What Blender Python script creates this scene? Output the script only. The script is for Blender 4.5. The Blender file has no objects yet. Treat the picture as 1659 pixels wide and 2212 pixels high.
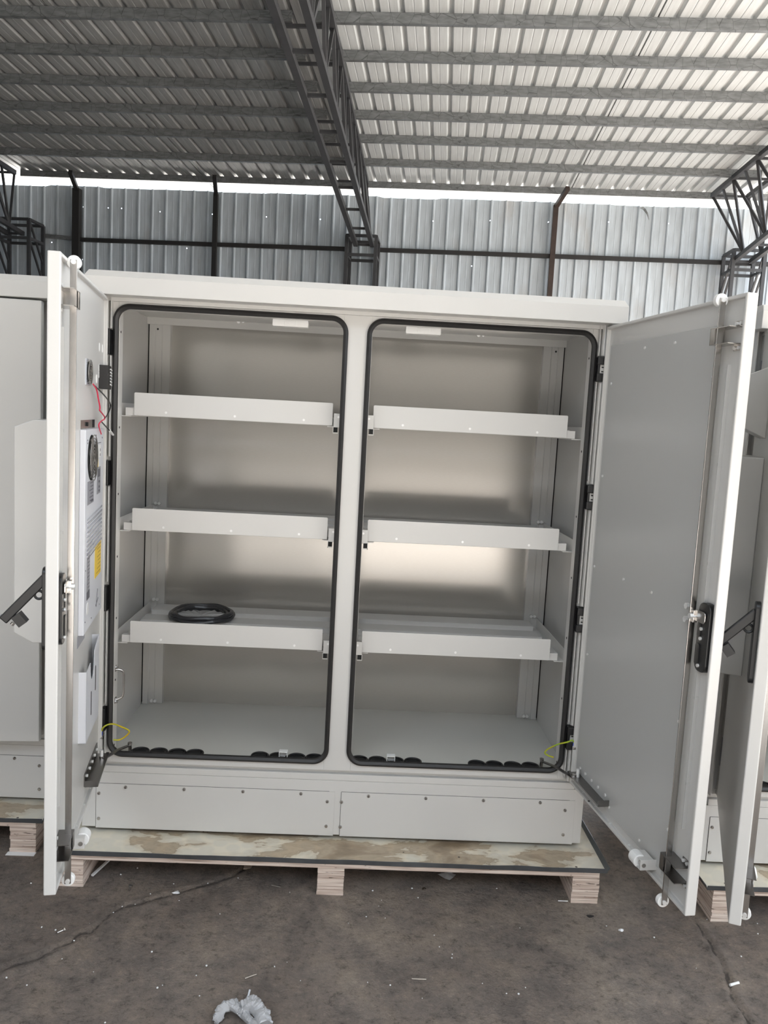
import bpy, bmesh, math, random
from mathutils import Vector, Matrix
random.seed(7)
PI = math.pi
SC = bpy.context.scene
COL = SC.collection

# ------------------------------------------------------------------ camera
CX, CY, CZ = 0.023, -2.731, 1.618
YAW, PITCH, ROLL, FPX = 0.0349, -0.112, 0.0533, 1743.8
G0 = 0.014                      # floor level


def cam_axes():
    cy, sy, cp, sp = math.cos(YAW), math.sin(YAW), math.cos(PITCH), math.sin(PITCH)
    f = Vector((sy*cp, cy*cp, sp)); r = Vector((cy, -sy, 0)); u = r.cross(f)
    c, s = math.cos(ROLL), math.sin(ROLL)
    return c*r + s*u, -s*r + c*u, f


_r, _u, _f = cam_axes()
cd = bpy.data.cameras.new('camera'); cam = bpy.data.objects.new('camera', cd); COL.objects.link(cam)
m = Matrix.Identity(4)
for i in range(3):
    m[i][0] = _r[i]; m[i][1] = _u[i]; m[i][2] = -_f[i]
m[0][3], m[1][3], m[2][3] = CX, CY, CZ
cam.matrix_world = m
cd.sensor_fit = 'VERTICAL'; cd.sensor_height = 24.0; cd.lens = FPX/2212*24.0
cd.clip_start = 0.05; cd.clip_end = 500
SC.camera = cam

# ------------------------------------------------------------------ light, world, exposure
SC.view_settings.view_transform = 'Standard'
SC.view_settings.look = 'None'
SC.view_settings.gamma = 1
SC.view_settings.use_curve_mapping = False
SC.view_settings.exposure = 1.66
W = bpy.data.worlds.new('daylight'); SC.world = W; W.use_nodes = True
wn = W.node_tree.nodes; wl = W.node_tree.links
bg = wn['Background']; bg.inputs['Color'].default_value = (0.78, 0.88, 1.0, 1); bg.inputs['Strength'].default_value = 1.3
sd = bpy.data.lights.new('sun', 'SUN'); sun = bpy.data.objects.new('sun', sd); COL.objects.link(sun)
sd.energy = 11.0; sd.angle = 0.01; sd.color = (1.0, 0.95, 0.89)
SUN_ELEV, SUN_AZ = math.radians(65), math.radians(78)      # sun stands behind the building
sun.rotation_euler = Vector((math.sin(SUN_AZ)*math.cos(SUN_ELEV), math.cos(SUN_AZ)*math.cos(SUN_ELEV), math.sin(SUN_ELEV))).to_track_quat('Z', 'Y').to_euler()
ROOF_FRONT = -1.2               # building y where the roof ends behind the camera
PSI = -0.1045                   # building yaw against the cabinets


# ------------------------------------------------------------------ materials
def mat(name, col, rough=0.5, metal=0.0, noise=0.0, nscale=8.0, bump=0.0, bscale=60.0, spec=0.5, col2=None, stretch=None, coat=0.0):
    M = bpy.data.materials.new(name); M.use_nodes = True
    N = M.node_tree.nodes; L = M.node_tree.links; b = N['Principled BSDF']
    b.inputs['Base Color'].default_value = (*col, 1); b.inputs['Roughness'].default_value = rough
    b.inputs['Metallic'].default_value = metal; b.inputs['Specular IOR Level'].default_value = spec
    if coat: b.inputs['Coat Weight'].default_value = coat; b.inputs['Coat Roughness'].default_value = 0.15
    tc = N.new('ShaderNodeTexCoord'); mp = N.new('ShaderNodeMapping'); L.new(tc.outputs['Object'], mp.inputs['Vector'])
    if stretch: mp.inputs['Scale'].default_value = stretch
    if noise or col2:
        n = N.new('ShaderNodeTexNoise'); n.inputs['Scale'].default_value = nscale; n.inputs['Detail'].default_value = 6
        L.new(mp.outputs[0], n.inputs['Vector'])
        r = N.new('ShaderNodeValToRGB'); L.new(n.outputs['Fac'], r.inputs['Fac'])
        r.color_ramp.elements[0].position = 0.3; r.color_ramp.elements[1].position = 0.7
        c2 = col2 if col2 else tuple(c*(1-noise) for c in col)
        r.color_ramp.elements[0].color = (*c2, 1); r.color_ramp.elements[1].color = (*col, 1)
        L.new(r.outputs['Color'], b.inputs['Base Color'])
    if bump:
        n2 = N.new('ShaderNodeTexNoise'); n2.inputs['Scale'].default_value = bscale; n2.inputs['Detail'].default_value = 4
        L.new(mp.outputs[0], n2.inputs['Vector'])
        bp = N.new('ShaderNodeBump'); bp.inputs['Strength'].default_value = bump; bp.inputs['Distance'].default_value = 0.002
        L.new(n2.outputs['Fac'], bp.inputs['Height']); L.new(bp.outputs[0], b.inputs['Normal'])
    return M


PAINT = mat('powder_coat', (0.60, 0.59, 0.57), 0.28, bump=0.04, bscale=500, noise=0.02, nscale=3)
PAINT2 = mat('powder_coat_panel', (0.49, 0.49, 0.48), 0.26, bump=0.03, bscale=500)
LINER = mat('powder_coat_inside', (0.50, 0.495, 0.48), 0.24, bump=0.03, bscale=500)
PANEL = mat('satin_back_sheet', (0.46, 0.44, 0.415), 0.17, metal=0.34, noise=0.05, nscale=60, stretch=(1, 1, 12))
FLOORP = mat('cabinet_floor_paint', (0.56, 0.555, 0.52), 0.3)
RUBBER = mat('black_rubber', (0.018, 0.017, 0.017), 0.5, bump=0.1, bscale=300)
BLACKP = mat('black_plastic', (0.012, 0.012, 0.013), 0.35)
STEEL = mat('stainless_steel', (0.55, 0.53, 0.51), 0.24, metal=1.0, noise=0.12, nscale=120, stretch=(1, 1, 0.05))
SCREW = mat('bright_screw', (0.80, 0.80, 0.79), 0.38, metal=0.45)
DSTEEL = mat('dark_steel', (0.26, 0.25, 0.245), 0.3, metal=1.0)
NYLON = mat('white_nylon', (0.85, 0.85, 0.84), 0.35)
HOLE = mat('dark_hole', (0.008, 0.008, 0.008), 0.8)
PLATE = mat('grey_label', (0.30, 0.30, 0.33), 0.4)
LABTXT = mat('label_print', (0.12, 0.12, 0.14), 0.5)
SILVER = mat('silver_label', (0.62, 0.64, 0.70), 0.2, metal=0.6)
YELLOW = mat('yellow_label', (0.85, 0.58, 0.03), 0.4)
YELTXT = mat('yellow_label_print', (0.45, 0.30, 0.03), 0.5)
REDW = mat('red_wire', (0.65, 0.03, 0.08), 0.4)
YW = mat('yellow_green_wire', (0.80, 0.52, 0.02), 0.35, col2=(0.25, 0.50, 0.04), nscale=18)
BLUE = mat('blue_crimp', (0.02, 0.06, 0.35), 0.4)
ACW = mat('unit_white', (0.70, 0.71, 0.75), 0.35)
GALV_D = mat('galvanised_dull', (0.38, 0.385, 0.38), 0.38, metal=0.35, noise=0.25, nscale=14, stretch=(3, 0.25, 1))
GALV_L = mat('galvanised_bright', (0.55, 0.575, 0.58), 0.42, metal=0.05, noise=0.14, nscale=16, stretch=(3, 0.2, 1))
GALV_P = mat('galvanised_purlin', (0.26, 0.27, 0.275), 0.32, metal=0.5, noise=0.4, nscale=9, stretch=(1, 1, 4))
_N = GALV_P.node_tree.nodes; _L = GALV_P.node_tree.links; _b = _N['Principled BSDF']
_v = _N.new('ShaderNodeTexVoronoi'); _v.feature = 'DISTANCE_TO_EDGE'; _v.inputs['Scale'].default_value = 9; _L.new(_N['Texture Coordinate'].outputs['Object'], _v.inputs['Vector'])  # thin dark lines painted on for the roof ribs mirrored in the purlins
_rr = _N.new('ShaderNodeValToRGB'); _rr.color_ramp.elements[0].position = 0.008; _rr.color_ramp.elements[0].color = (0.45, 0.45, 0.45, 1); _rr.color_ramp.elements[1].position = 0.02; _rr.color_ramp.elements[1].color = (1, 1, 1, 1)
_L.new(_v.outputs['Distance'], _rr.inputs['Fac']); _mx = _N.new('ShaderNodeMixRGB'); _mx.blend_type = 'MULTIPLY'; _mx.inputs['Fac'].default_value = 0.8
_L.new(_b.inputs['Base Color'].links[0].from_socket, _mx.inputs['Color1']); _L.new(_rr.outputs['Color'], _mx.inputs['Color2']); _L.new(_mx.outputs[0], _b.inputs['Base Color'])
TRUSS = mat('dark_grey_paint', (0.045, 0.046, 0.050), 0.5, noise=0.3, nscale=8)
BROWN = mat('rusty_primer', (0.045, 0.028, 0.022), 0.6, noise=0.4, nscale=10)
BLKIRON = mat('black_iron', (0.015, 0.014, 0.014), 0.6)
EDGE = mat('tray_lip', (0.17, 0.18, 0.19), 0.35, metal=0.6, noise=0.3, nscale=12)
BAG = mat('clear_bag', (0.55, 0.55, 0.56), 0.10)
BAG.node_tree.nodes['Principled BSDF'].inputs['Transmission Weight'].default_value = 0.35
COIL = mat('black_coil', (0.03, 0.03, 0.033), 0.25, bump=0.8, bscale=60)
COILW = mat('coil_wrapping', (0.62, 0.62, 0.62), 0.15, bump=0.8, bscale=40)
COILW.node_tree.nodes['Principled BSDF'].inputs['Transmission Weight'].default_value = 0.4
PAPER = mat('white_scrap', (0.80, 0.80, 0.80), 0.5)


def wall_mat():
    M = mat('wall_sheet', (0.55, 0.61, 0.66), 0.42, metal=0.1, noise=0.22, nscale=7, stretch=(2.5, 1, 0.35))
    N = M.node_tree.nodes; L = M.node_tree.links; b = N['Principled BSDF']
    tc = N['Texture Coordinate']
    # brown stains with soft blotchy outline
    src = b.inputs['Base Color'].links[0].from_socket
    n = N.new('ShaderNodeTexNoise'); n.inputs['Scale'].default_value = 1.3; n.inputs['Detail'].default_value = 5
    mp = N.new('ShaderNodeMapping'); mp.inputs['Scale'].default_value = (1.6, 1, 0.6); L.new(tc.outputs['Object'], mp.inputs['Vector']); L.new(mp.outputs[0], n.inputs['Vector'])
    r = N.new('ShaderNodeValToRGB'); r.color_ramp.elements[0].position = 0.58; r.color_ramp.elements[1].position = 0.78
    L.new(n.outputs['Fac'], r.inputs['Fac'])
    mx = N.new('ShaderNodeMixRGB'); mx.inputs['Color2'].default_value = (0.36, 0.30, 0.24, 1)
    mu = N.new('ShaderNodeMath'); mu.operation = 'MULTIPLY'; mu.inputs[1].default_value = 0.55
    L.new(r.outputs['Color'], mu.inputs[0]); L.new(mu.outputs[0], mx.inputs['Fac']); L.new(src, mx.inputs['Color1']); L.new(mx.outputs[0], b.inputs['Base Color'])
    # nail holes through the sheet: daylight shows
    sx = N.new('ShaderNodeSeparateXYZ'); L.new(tc.outputs['Object'], sx.inputs[0])
    pts = [(-5.97, 4.77), (-5.56, 4.77), (-5.34, 4.77), (-4.71, 4.74), (-3.86, 4.73), (-2.99, 4.72), (-2.13, 4.71), (-6.49, 4.2), (-5.97, 3.95),
           (-4.26, 4.19), (-0.36, 4.74), (0.52, 4.78), (1.41, 4.79), (2.32, 4.82), (3.22, 4.83), (0.28, 4.09)]
    acc = None
    for (x, z) in pts:
        a = N.new('ShaderNodeCombineXYZ'); a.inputs[1].default_value = 0
        L.new(sx.outputs[0], a.inputs[0]); L.new(sx.outputs[2], a.inputs[2])
        d = N.new('ShaderNodeVectorMath'); d.operation = 'DISTANCE'; d.inputs[1].default_value = (x, 0, z); L.new(a.outputs[0], d.inputs[0])
        if acc is None: acc = d.outputs['Value']
        else:
            mn = N.new('ShaderNodeMath'); mn.operation = 'MINIMUM'; L.new(acc, mn.inputs[0]); L.new(d.outputs['Value'], mn.inputs[1]); acc = mn.outputs[0]
    gt = N.new('ShaderNodeMath'); gt.operation = 'GREATER_THAN'; gt.inputs[1].default_value = 0.009; L.new(acc, gt.inputs[0])
    L.new(gt.outputs[0], b.inputs['Alpha'])
    return M


WALLM = wall_mat()


def floor_mat():
    M = bpy.data.materials.new('worn_concrete'); M.use_nodes = True
    N = M.node_tree.nodes; L = M.node_tree.links; b = N['Principled BSDF']
    tc = N.new('ShaderNodeTexCoord')

    def noise(s, d=8, rough=0.6):
        n = N.new('ShaderNodeTexNoise'); n.inputs['Scale'].default_value = s; n.inputs['Detail'].default_value = d; n.inputs['Roughness'].default_value = rough
        L.new(tc.outputs['Object'], n.inputs['Vector']); return n.outputs['Fac']

    def ramp(f, stops):
        r = N.new('ShaderNodeValToRGB'); L.new(f, r.inputs['Fac'])
        while len(r.color_ramp.elements) < len(stops): r.color_ramp.elements.new(0.5)
        for e, (p, c) in zip(r.color_ramp.elements, stops): e.position = p; e.color = (*c, 1)
        return r.outputs['Color']

    def mix(f, a, c, mode='MIX', fac=None):
        x = N.new('ShaderNodeMixRGB'); x.blend_type = mode
        if f is not None: L.new(f, x.inputs['Fac'])
        else: x.inputs['Fac'].default_value = fac
        L.new(a, x.inputs['Color1'])
        if isinstance(c, tuple): x.inputs['Color2'].default_value = (*c, 1)
        else: L.new(c, x.inputs['Color2'])
        return x.outputs[0]
    base = ramp(noise(1.6), [(0.3, (0.16, 0.130, 0.110)), (0.55, (0.225, 0.188, 0.160)), (0.75, (0.31, 0.262, 0.218))])
    fine = ramp(noise(38, 12, 0.8), [(0.36, (0.45, 0.44, 0.43)), (0.47, (0.95, 0.95, 0.95)), (0.56, (1.05, 1.05, 1.05)), (0.68, (1.55, 1.5, 1.42))])
    c = mix(None, base, fine, 'MULTIPLY', 1.0)
    mid = ramp(noise(7, 6, 0.7), [(0.36, (0.68, 0.69, 0.71)), (0.48, (0.98, 0.97, 0.97)), (0.62, (1.22, 1.18, 1.12))])
    c = mix(None, c, mid, 'MULTIPLY', 0.8)
    v = N.new('ShaderNodeTexVoronoi'); v.inputs['Scale'].default_value = 42; L.new(tc.outputs['Object'], v.inputs['Vector'])
    pit = ramp(v.outputs['Distance'], [(0.04, (0.35, 0.33, 0.32)), (0.11, (1, 1, 1))])
    c = mix(None, c, pit, 'MULTIPLY', 0.45)
    at = N.new('ShaderNodeAttribute'); at.attribute_name = 'crack'
    ca = N.new('ShaderNodeMath'); ca.operation = 'MULTIPLY_ADD'; L.new(noise(22, 8, 0.7), ca.inputs[0]); ca.inputs[1].default_value = -0.22; L.new(at.outputs['Fac'], ca.inputs[2])
    cw = ramp(ca.outputs[0], [(0.0, (1, 1, 1)), (0.02, (0, 0, 0))])
    ce = N.new('ShaderNodeMath'); ce.operation = 'ADD'; ce.inputs[1].default_value = 0.088; L.new(ca.outputs[0], ce.inputs[0])
    cw = ramp(ce.outputs[0], [(0.0, (0.85, 0.85, 0.85)), (0.028, (0, 0, 0))])
    c = mix(cw, c, (0.06, 0.05, 0.043))
    L.new(c, b.inputs['Base Color']); b.inputs['Roughness'].default_value = 0.62; b.inputs['Specular IOR Level'].default_value = 0.35
    bp = N.new('ShaderNodeBump'); bp.inputs['Strength'].default_value = 1.0; bp.inputs['Distance'].default_value = 0.009
    ad = N.new('ShaderNodeMath'); ad.operation = 'ADD'; L.new(noise(14, 10, 0.75), ad.inputs[0]); L.new(noise(60, 6, 0.7), ad.inputs[1]); L.new(ad.outputs[0], bp.inputs['Height'])
    L.new(bp.outputs[0], b.inputs['Normal'])
    return M


FLOORM = floor_mat()
YARD = mat('yard_concrete', (0.62, 0.585, 0.545), 0.8, noise=0.15, nscale=0.5)


def tray_mat():
    M = mat('stained_sheet', (0.56, 0.52, 0.42), 0.3, bump=0.05, bscale=30)
    N = M.node_tree.nodes; L = M.node_tree.links; b = N['Principled BSDF']; tc = N['Texture Coordinate']
    n = N.new('ShaderNodeTexNoise'); n.inputs['Scale'].default_value = 4.6; n.inputs['Detail'].default_value = 9; n.inputs['Roughness'].default_value = 0.58; n.inputs['Distortion'].default_value = 0.35
    mp_ = N.new('ShaderNodeMapping'); mp_.inputs['Scale'].default_value = (0.8, 1.7, 1); L.new(tc.outputs['Object'], mp_.inputs['Vector']); L.new(mp_.outputs[0], n.inputs['Vector'])
    # stains gather in the middle of the sheet, away from its ends
    sx_ = N.new('ShaderNodeSeparateXYZ'); L.new(tc.outputs['Object'], sx_.inputs[0])
    ab = N.new('ShaderNodeMath'); ab.operation = 'ABSOLUTE'; L.new(sx_.outputs[0], ab.inputs[0])
    mr = N.new('ShaderNodeMapRange'); mr.inputs['From Min'].default_value = 0.45; mr.inputs['From Max'].default_value = 0.95; mr.inputs['To Min'].default_value = 0.035; mr.inputs['To Max'].default_value = -0.13; L.new(ab.outputs[0], mr.inputs['Value'])
    am = N.new('ShaderNodeMath'); am.operation = 'ADD'; L.new(n.outputs['Fac'], am.inputs[0]); L.new(mr.outputs[0], am.inputs[1])
    r = N.new('ShaderNodeValToRGB'); L.new(am.outputs[0], r.inputs['Fac'])
    e = r.color_ramp.elements; e[0].position = 0.44; e[0].color = (0.68, 0.64, 0.54, 1); e[1].position = 0.74; e[1].color = (0.20, 0.15, 0.10, 1)
    x = e.new(0.505); x.color = (0.60, 0.54, 0.43, 1); x = e.new(0.515); x.color = (0.37, 0.295, 0.205, 1); x = e.new(0.56); x.color = (0.44, 0.36, 0.26, 1); x = e.new(0.62); x.color = (0.33, 0.255, 0.175, 1)
    v = N.new('ShaderNodeTexVoronoi'); v.inputs['Scale'].default_value = 24; v.inputs['Randomness'].default_value = 1; L.new(tc.outputs['Object'], v.inputs['Vector'])
    r2 = N.new('ShaderNodeValToRGB'); L.new(v.outputs['Distance'], r2.inputs['Fac'])
    r2.color_ramp.elements[0].position = 0.5; r2.color_ramp.elements[0].color = (1, 1, 1, 1); r2.color_ramp.elements[1].position = 0.75; r2.color_ramp.elements[1].color = (1.15, 1.12, 1.08, 1)
    mx = N.new('ShaderNodeMixRGB'); mx.blend_type = 'MULTIPLY'; mx.inputs['Fac'].default_value = 0.7
    L.new(r.outputs['Color'], mx.inputs['Color1']); L.new(r2.outputs['Color'], mx.inputs['Color2'])
    # small dark spots
    v2 = N.new('ShaderNodeTexVoronoi'); v2.inputs['Scale'].default_value = 13; L.new(tc.outputs['Object'], v2.inputs['Vector'])
    r3 = N.new('ShaderNodeValToRGB'); L.new(v2.outputs['Distance'], r3.inputs['Fac'])
    r3.color_ramp.elements[0].position = 0.05; r3.color_ramp.elements[0].color = (0.05, 0.04, 0.03, 1); r3.color_ramp.elements[1].position = 0.065; r3.color_ramp.elements[1].color = (1, 1, 1, 1)
    mx2 = N.new('ShaderNodeMixRGB'); mx2.blend_type = 'MULTIPLY'; mx2.inputs['Fac'].default_value = 1
    L.new(mx.outputs[0], mx2.inputs['Color1']); L.new(r3.outputs['Color'], mx2.inputs['Color2'])
    L.new(mx2.outputs[0], b.inputs['Base Color'])
    return M


TRAYM = tray_mat()


def ply_mat():
    M = mat('plywood_edge', (0.55, 0.42, 0.31), 0.7)
    N = M.node_tree.nodes; L = M.node_tree.links; b = N['Principled BSDF']; tc = N['Texture Coordinate']

    def lay(sx, sz, sc, stops):
        mp = N.new('ShaderNodeMapping'); mp.inputs['Scale'].default_value = (sx, sx, sz); L.new(tc.outputs['Object'], mp.inputs['Vector'])
        n = N.new('ShaderNodeTexNoise'); n.inputs['Scale'].default_value = sc; n.inputs['Detail'].default_value = 3; L.new(mp.outputs[0], n.inputs['Vector'])
        r = N.new('ShaderNodeValToRGB'); L.new(n.outputs['Fac'], r.inputs['Fac'])
        while len(r.color_ramp.elements) < len(stops): r.color_ramp.elements.new(0.5)
        for e, (p, c) in zip(r.color_ramp.elements, stops): e.position = p; e.color = (*c, 1)
        return r.outputs['Color']
    base = lay(2.5, 60, 2.2, [(0.3, (0.50, 0.38, 0.31)), (0.5, (0.70, 0.58, 0.50)), (0.7, (0.82, 0.72, 0.64))])
    lines = lay(3.0, 260, 1.7, [(0.33, (0.22, 0.15, 0.11)), (0.42, (0.85, 0.82, 0.8)), (0.6, (1, 1, 1))])
    spots = lay(14, 60, 2.0, [(0.27, (0.12, 0.08, 0.07)), (0.33, (1, 1, 1)), (0.8, (1, 1, 1))])
    a = N.new('ShaderNodeMixRGB'); a.blend_type = 'MULTIPLY'; a.inputs['Fac'].default_value = 0.9; L.new(base, a.inputs['Color1']); L.new(lines, a.inputs['Color2'])
    c = N.new('ShaderNodeMixRGB'); c.blend_type = 'MULTIPLY'; c.inputs['Fac'].default_value = 0.8; L.new(a.outputs[0], c.inputs['Color1']); L.new(spots, c.inputs['Color2'])
    L.new(c.outputs[0], b.inputs['Base Color'])
    return M


PLY = ply_mat()


# ------------------------------------------------------------------ mesh helpers
def B(): return bmesh.new()


def bx(bm, x0, x1, y0, y1, z0, z1):
    if x1 < x0: x0, x1 = x1, x0
    if y1 < y0: y0, y1 = y1, y0
    if z1 < z0: z0, z1 = z1, z0
    v = [bm.verts.new((x, y, z)) for z in (z0, z1) for y in (y0, y1) for x in (x0, x1)]
    for f in ((0, 2, 3, 1), (4, 5, 7, 6), (0, 1, 5, 4), (2, 6, 7, 3), (0, 4, 6, 2), (1, 3, 7, 5)): bm.faces.new([v[i] for i in f])


def frame_of(d):
    d = Vector(d).normalized(); a = Vector((0, 0, 1)) if abs(d.z) < 0.9 else Vector((1, 0, 0))
    u = d.cross(a).normalized(); w = d.cross(u).normalized(); return u, w, d


def cyl(bm, p0, p1, r, n=16, r1=None):
    p0, p1 = Vector(p0), Vector(p1); u, w, d = frame_of(p1-p0); r1 = r if r1 is None else r1
    a = [bm.verts.new(p0+(u*math.cos(2*PI*i/n)+w*math.sin(2*PI*i/n))*r) for i in range(n)]
    b = [bm.verts.new(p1+(u*math.cos(2*PI*i/n)+w*math.sin(2*PI*i/n))*r1) for i in range(n)]
    for i in range(n): bm.faces.new((a[i], a[(i+1) % n], b[(i+1) % n], b[i]))
    bm.faces.new(a[::-1]); bm.faces.new(b)


def bar(bm, p0, p1, wx, wz, up=(0, 0, 1)):
    """rectangular bar between two points"""
    p0, p1 = Vector(p0), Vector(p1); d = (p1-p0).normalized(); up = Vector(up)
    if abs(d.dot(up)) > 0.98: up = Vector((0, 1, 0))
    s = d.cross(up).normalized(); t = s.cross(d).normalized()
    vs = []
    for p in (p0, p1):
        for a, c in ((-1, -1), (1, -1), (1, 1), (-1, 1)): vs.append(bm.verts.new(p+s*a*wx/2+t*c*wz/2))
    for i in range(4): bm.faces.new((vs[i], vs[(i+1) % 4], vs[4+(i+1) % 4], vs[4+i]))
    bm.faces.new(vs[3::-1]); bm.faces.new(vs[4:])


def tube(bm, pts, r, n=8, closed=False):
    pts = [Vector(p) for p in pts]; rings = []; k = len(pts); pu = None
    for i, p in enumerate(pts):
        if closed: d = pts[(i+1) % k]-pts[i-1]
        else: d = pts[min(i+1, k-1)]-pts[max(i-1, 0)]
        d.normalize()
        if pu is None: u, w, _ = frame_of(d)
        else:
            u = (pu-d*pu.dot(d)).normalized(); w = d.cross(u)
        pu = u
        rings.append([bm.verts.new(p+(u*math.cos(2*PI*j/n)+w*math.sin(2*PI*j/n))*r) for j in range(n)])
    for i in range(k if closed else k-1):
        a, b = rings[i], rings[(i+1) % k]
        for j in range(n): bm.faces.new((a[j], a[(j+1) % n], b[(j+1) % n], b[j]))
    if not closed: bm.faces.new(rings[0][::-1]); bm.faces.new(rings[-1])


def smooth_path(pts, n=8):
    P = [Vector(p) for p in pts]; P = [2*P[0]-P[1]]+P+[2*P[-1]-P[-2]]; out = []
    for i in range(1, len(P)-2):
        for k in range(n):
            t = k/n; a, b, c, d = P[i-1], P[i], P[i+1], P[i+2]
            out.append(0.5*((2*b)+(c-a)*t+(2*a-5*b+4*c-d)*t*t+(3*b-a-3*c+d)*t**3))
    out.append(P[-2]); return out


def prism(bm, poly, lo, hi, axis='x'):
    """extrude a 2D polygon along an axis; x -> (y,z), y -> (x,z), z -> (x,y)"""
    def P(a, b, c): return {'x': (c, a, b), 'y': (a, c, b), 'z': (a, b, c)}[axis]
    a = [bm.verts.new(P(p[0], p[1], lo)) for p in poly]; b = [bm.verts.new(P(p[0], p[1], hi)) for p in poly]; n = len(poly)
    for i in range(n): bm.faces.new((a[i], a[(i+1) % n], b[(i+1) % n], b[i]))
    bm.faces.new(a[::-1]); bm.faces.new(b)


def rrect(x0, x1, z0, z1, r, n=8):
    out = []
    for cx, cz, a0 in ((x1-r, z1-r, 0), (x0+r, z1-r, PI/2), (x0+r, z0+r, PI), (x1-r, z0+r, 3*PI/2)):
        for i in range(n+1):
            a = a0+PI/2*i/n; out.append((cx+r*math.cos(a), cz+r*math.sin(a)))
    return out


def obj(name, bm, material, parent=None, bevel=0.0, smooth=False, loc=None, rotz=None, seg=2):
    bmesh.ops.recalc_face_normals(bm, faces=bm.faces)
    me = bpy.data.meshes.new(name); bm.to_mesh(me); bm.free()
    me.materials.append(material)
    if smooth:
        for p in me.polygons: p.use_smooth = True
    o = bpy.data.objects.new(name, me); COL.objects.link(o)
    if parent: o.parent = parent
    if loc: o.location = loc
    if rotz is not None: o.rotation_euler = (0, 0, rotz)
    if bevel:
        md = o.modifiers.new('bevel', 'BEVEL'); md.width = bevel; md.segments = seg; md.limit_method = 'ANGLE'; md.angle_limit = math.radians(50)
    if smooth and not bevel:
        try:
            md = o.modifiers.new('edges', 'EDGE_SPLIT'); md.split_angle = math.radians(40)
        except Exception: pass
    return o


def scatter(name, bm, material, parent, gap=0.004):
    """one object for each separate screw, bolt or rivet in the mesh"""
    bm.verts.ensure_lookup_table(); bm.verts.index_update(); seen = set(); isl = []
    for v in bm.verts:
        if v.index in seen: continue
        st = [v]; seen.add(v.index); cur = []
        while st:
            a = st.pop(); cur.append(a)
            for e in a.link_edges:
                b = e.other_vert(a)
                if b.index not in seen: seen.add(b.index); st.append(b)
        lo = [min(a.co[k] for a in cur) for k in range(3)]; hi = [max(a.co[k] for a in cur) for k in range(3)]
        isl.append([set(a.index for a in cur), lo, hi])
    done = False
    while not done:
        done = True
        for i in range(len(isl)):
            for j in range(i+1, len(isl)):
                if all(isl[i][1][k]-gap < isl[j][2][k] and isl[j][1][k]-gap < isl[i][2][k] for k in range(3)):
                    isl[i] = [isl[i][0] | isl[j][0], [min(p, q) for p, q in zip(isl[i][1], isl[j][1])], [max(p, q) for p, q in zip(isl[i][2], isl[j][2])]]
                    isl.pop(j); done = False; break
            if not done: break
    out = []
    for ids, lo, hi in isl:
        nb = B(); mp = {i: nb.verts.new(bm.verts[i].co) for i in sorted(ids)}
        for f in bm.faces:
            if f.verts[0].index in ids: nb.faces.new([mp[v.index] for v in f.verts])
        out.append(obj(name, nb, material, parent))
    bm.free(); return out


def tag(o, label, cat=None, group=None, kind=None):
    if label: o['label'] = label
    if cat: o['category'] = cat
    if group: o['group'] = group
    if kind: o['kind'] = kind
    return o


def thing(name, label, cat, loc=(0, 0, 0), rotz=0.0, group=None):
    o = bpy.data.objects.new(name, None); COL.objects.link(o); o.location = loc; o.rotation_euler = (0, 0, rotz); o.empty_display_size = 0.1
    return tag(o, label, cat, group)


def copy_tree(o, parent=None):
    c = o.copy(); COL.objects.link(c)
    if parent: c.parent = parent
    for ch in [x for x in o.children]: copy_tree(ch, c)
    return c


def bw(x, y, z=0.0):
    return Vector((x*math.cos(PSI)-y*math.sin(PSI), CY+x*math.sin(PSI)+y*math.cos(PSI), z))


# ------------------------------------------------------------------ floor and yard
def seg_dist(px, py, a, b):
    vx, vy = b[0]-a[0], b[1]-a[1]; t = max(0, min(1, ((px-a[0])*vx+(py-a[1])*vy)/(vx*vx+vy*vy)))
    return math.hypot(px-a[0]-t*vx, py-a[1]-t*vy)


def ray_ground(u, v, z=G0):
    d = _r*((u-829.5)/FPX) - _u*((v-1106)/FPX) + _f
    t = (z-CZ)/d.z; return (CX+d.x*t, CY+d.y*t)


def ray_y(u, v, y):
    d = _r*((u-829.5)/FPX) - _u*((v-1106)/FPX) + _f
    t = (y-CY)/d.y; return Vector((CX+d.x*t, y, CZ+d.z*t))


crack1 = [ray_ground(x/2, 1840+y/2) for x, y in ((-60, 540), (60, 490), (170, 460), (235, 420), (310, 390), (345, 352), (395, 350), (430, 318), (480, 265), (530, 238), (585, 228), (650, 210), (740, 185), (800, 168), (900, 140), (1000, 108), (1080, 60))]
crack2 = [ray_ground(830+x/2, 1840+y/2) for x, y in ((1310, 240), (1335, 290), (1370, 335), (1400, 390), (1440, 450), (1460, 500), (1490, 570), (1520, 650), (1550, 690), (1580, 760))]
small_cracks = [[ray_ground(470, 1945), ray_ground(487, 1985), ray_ground(482, 2005)], [ray_ground(1015, 2160), ray_ground(1022, 2180)], [ray_ground(1130, 2012), ray_ground(1300, 2010)],
                [ray_ground(1635, 2040), ray_ground(1645, 2075), ray_ground(1659, 2110)]]


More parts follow.
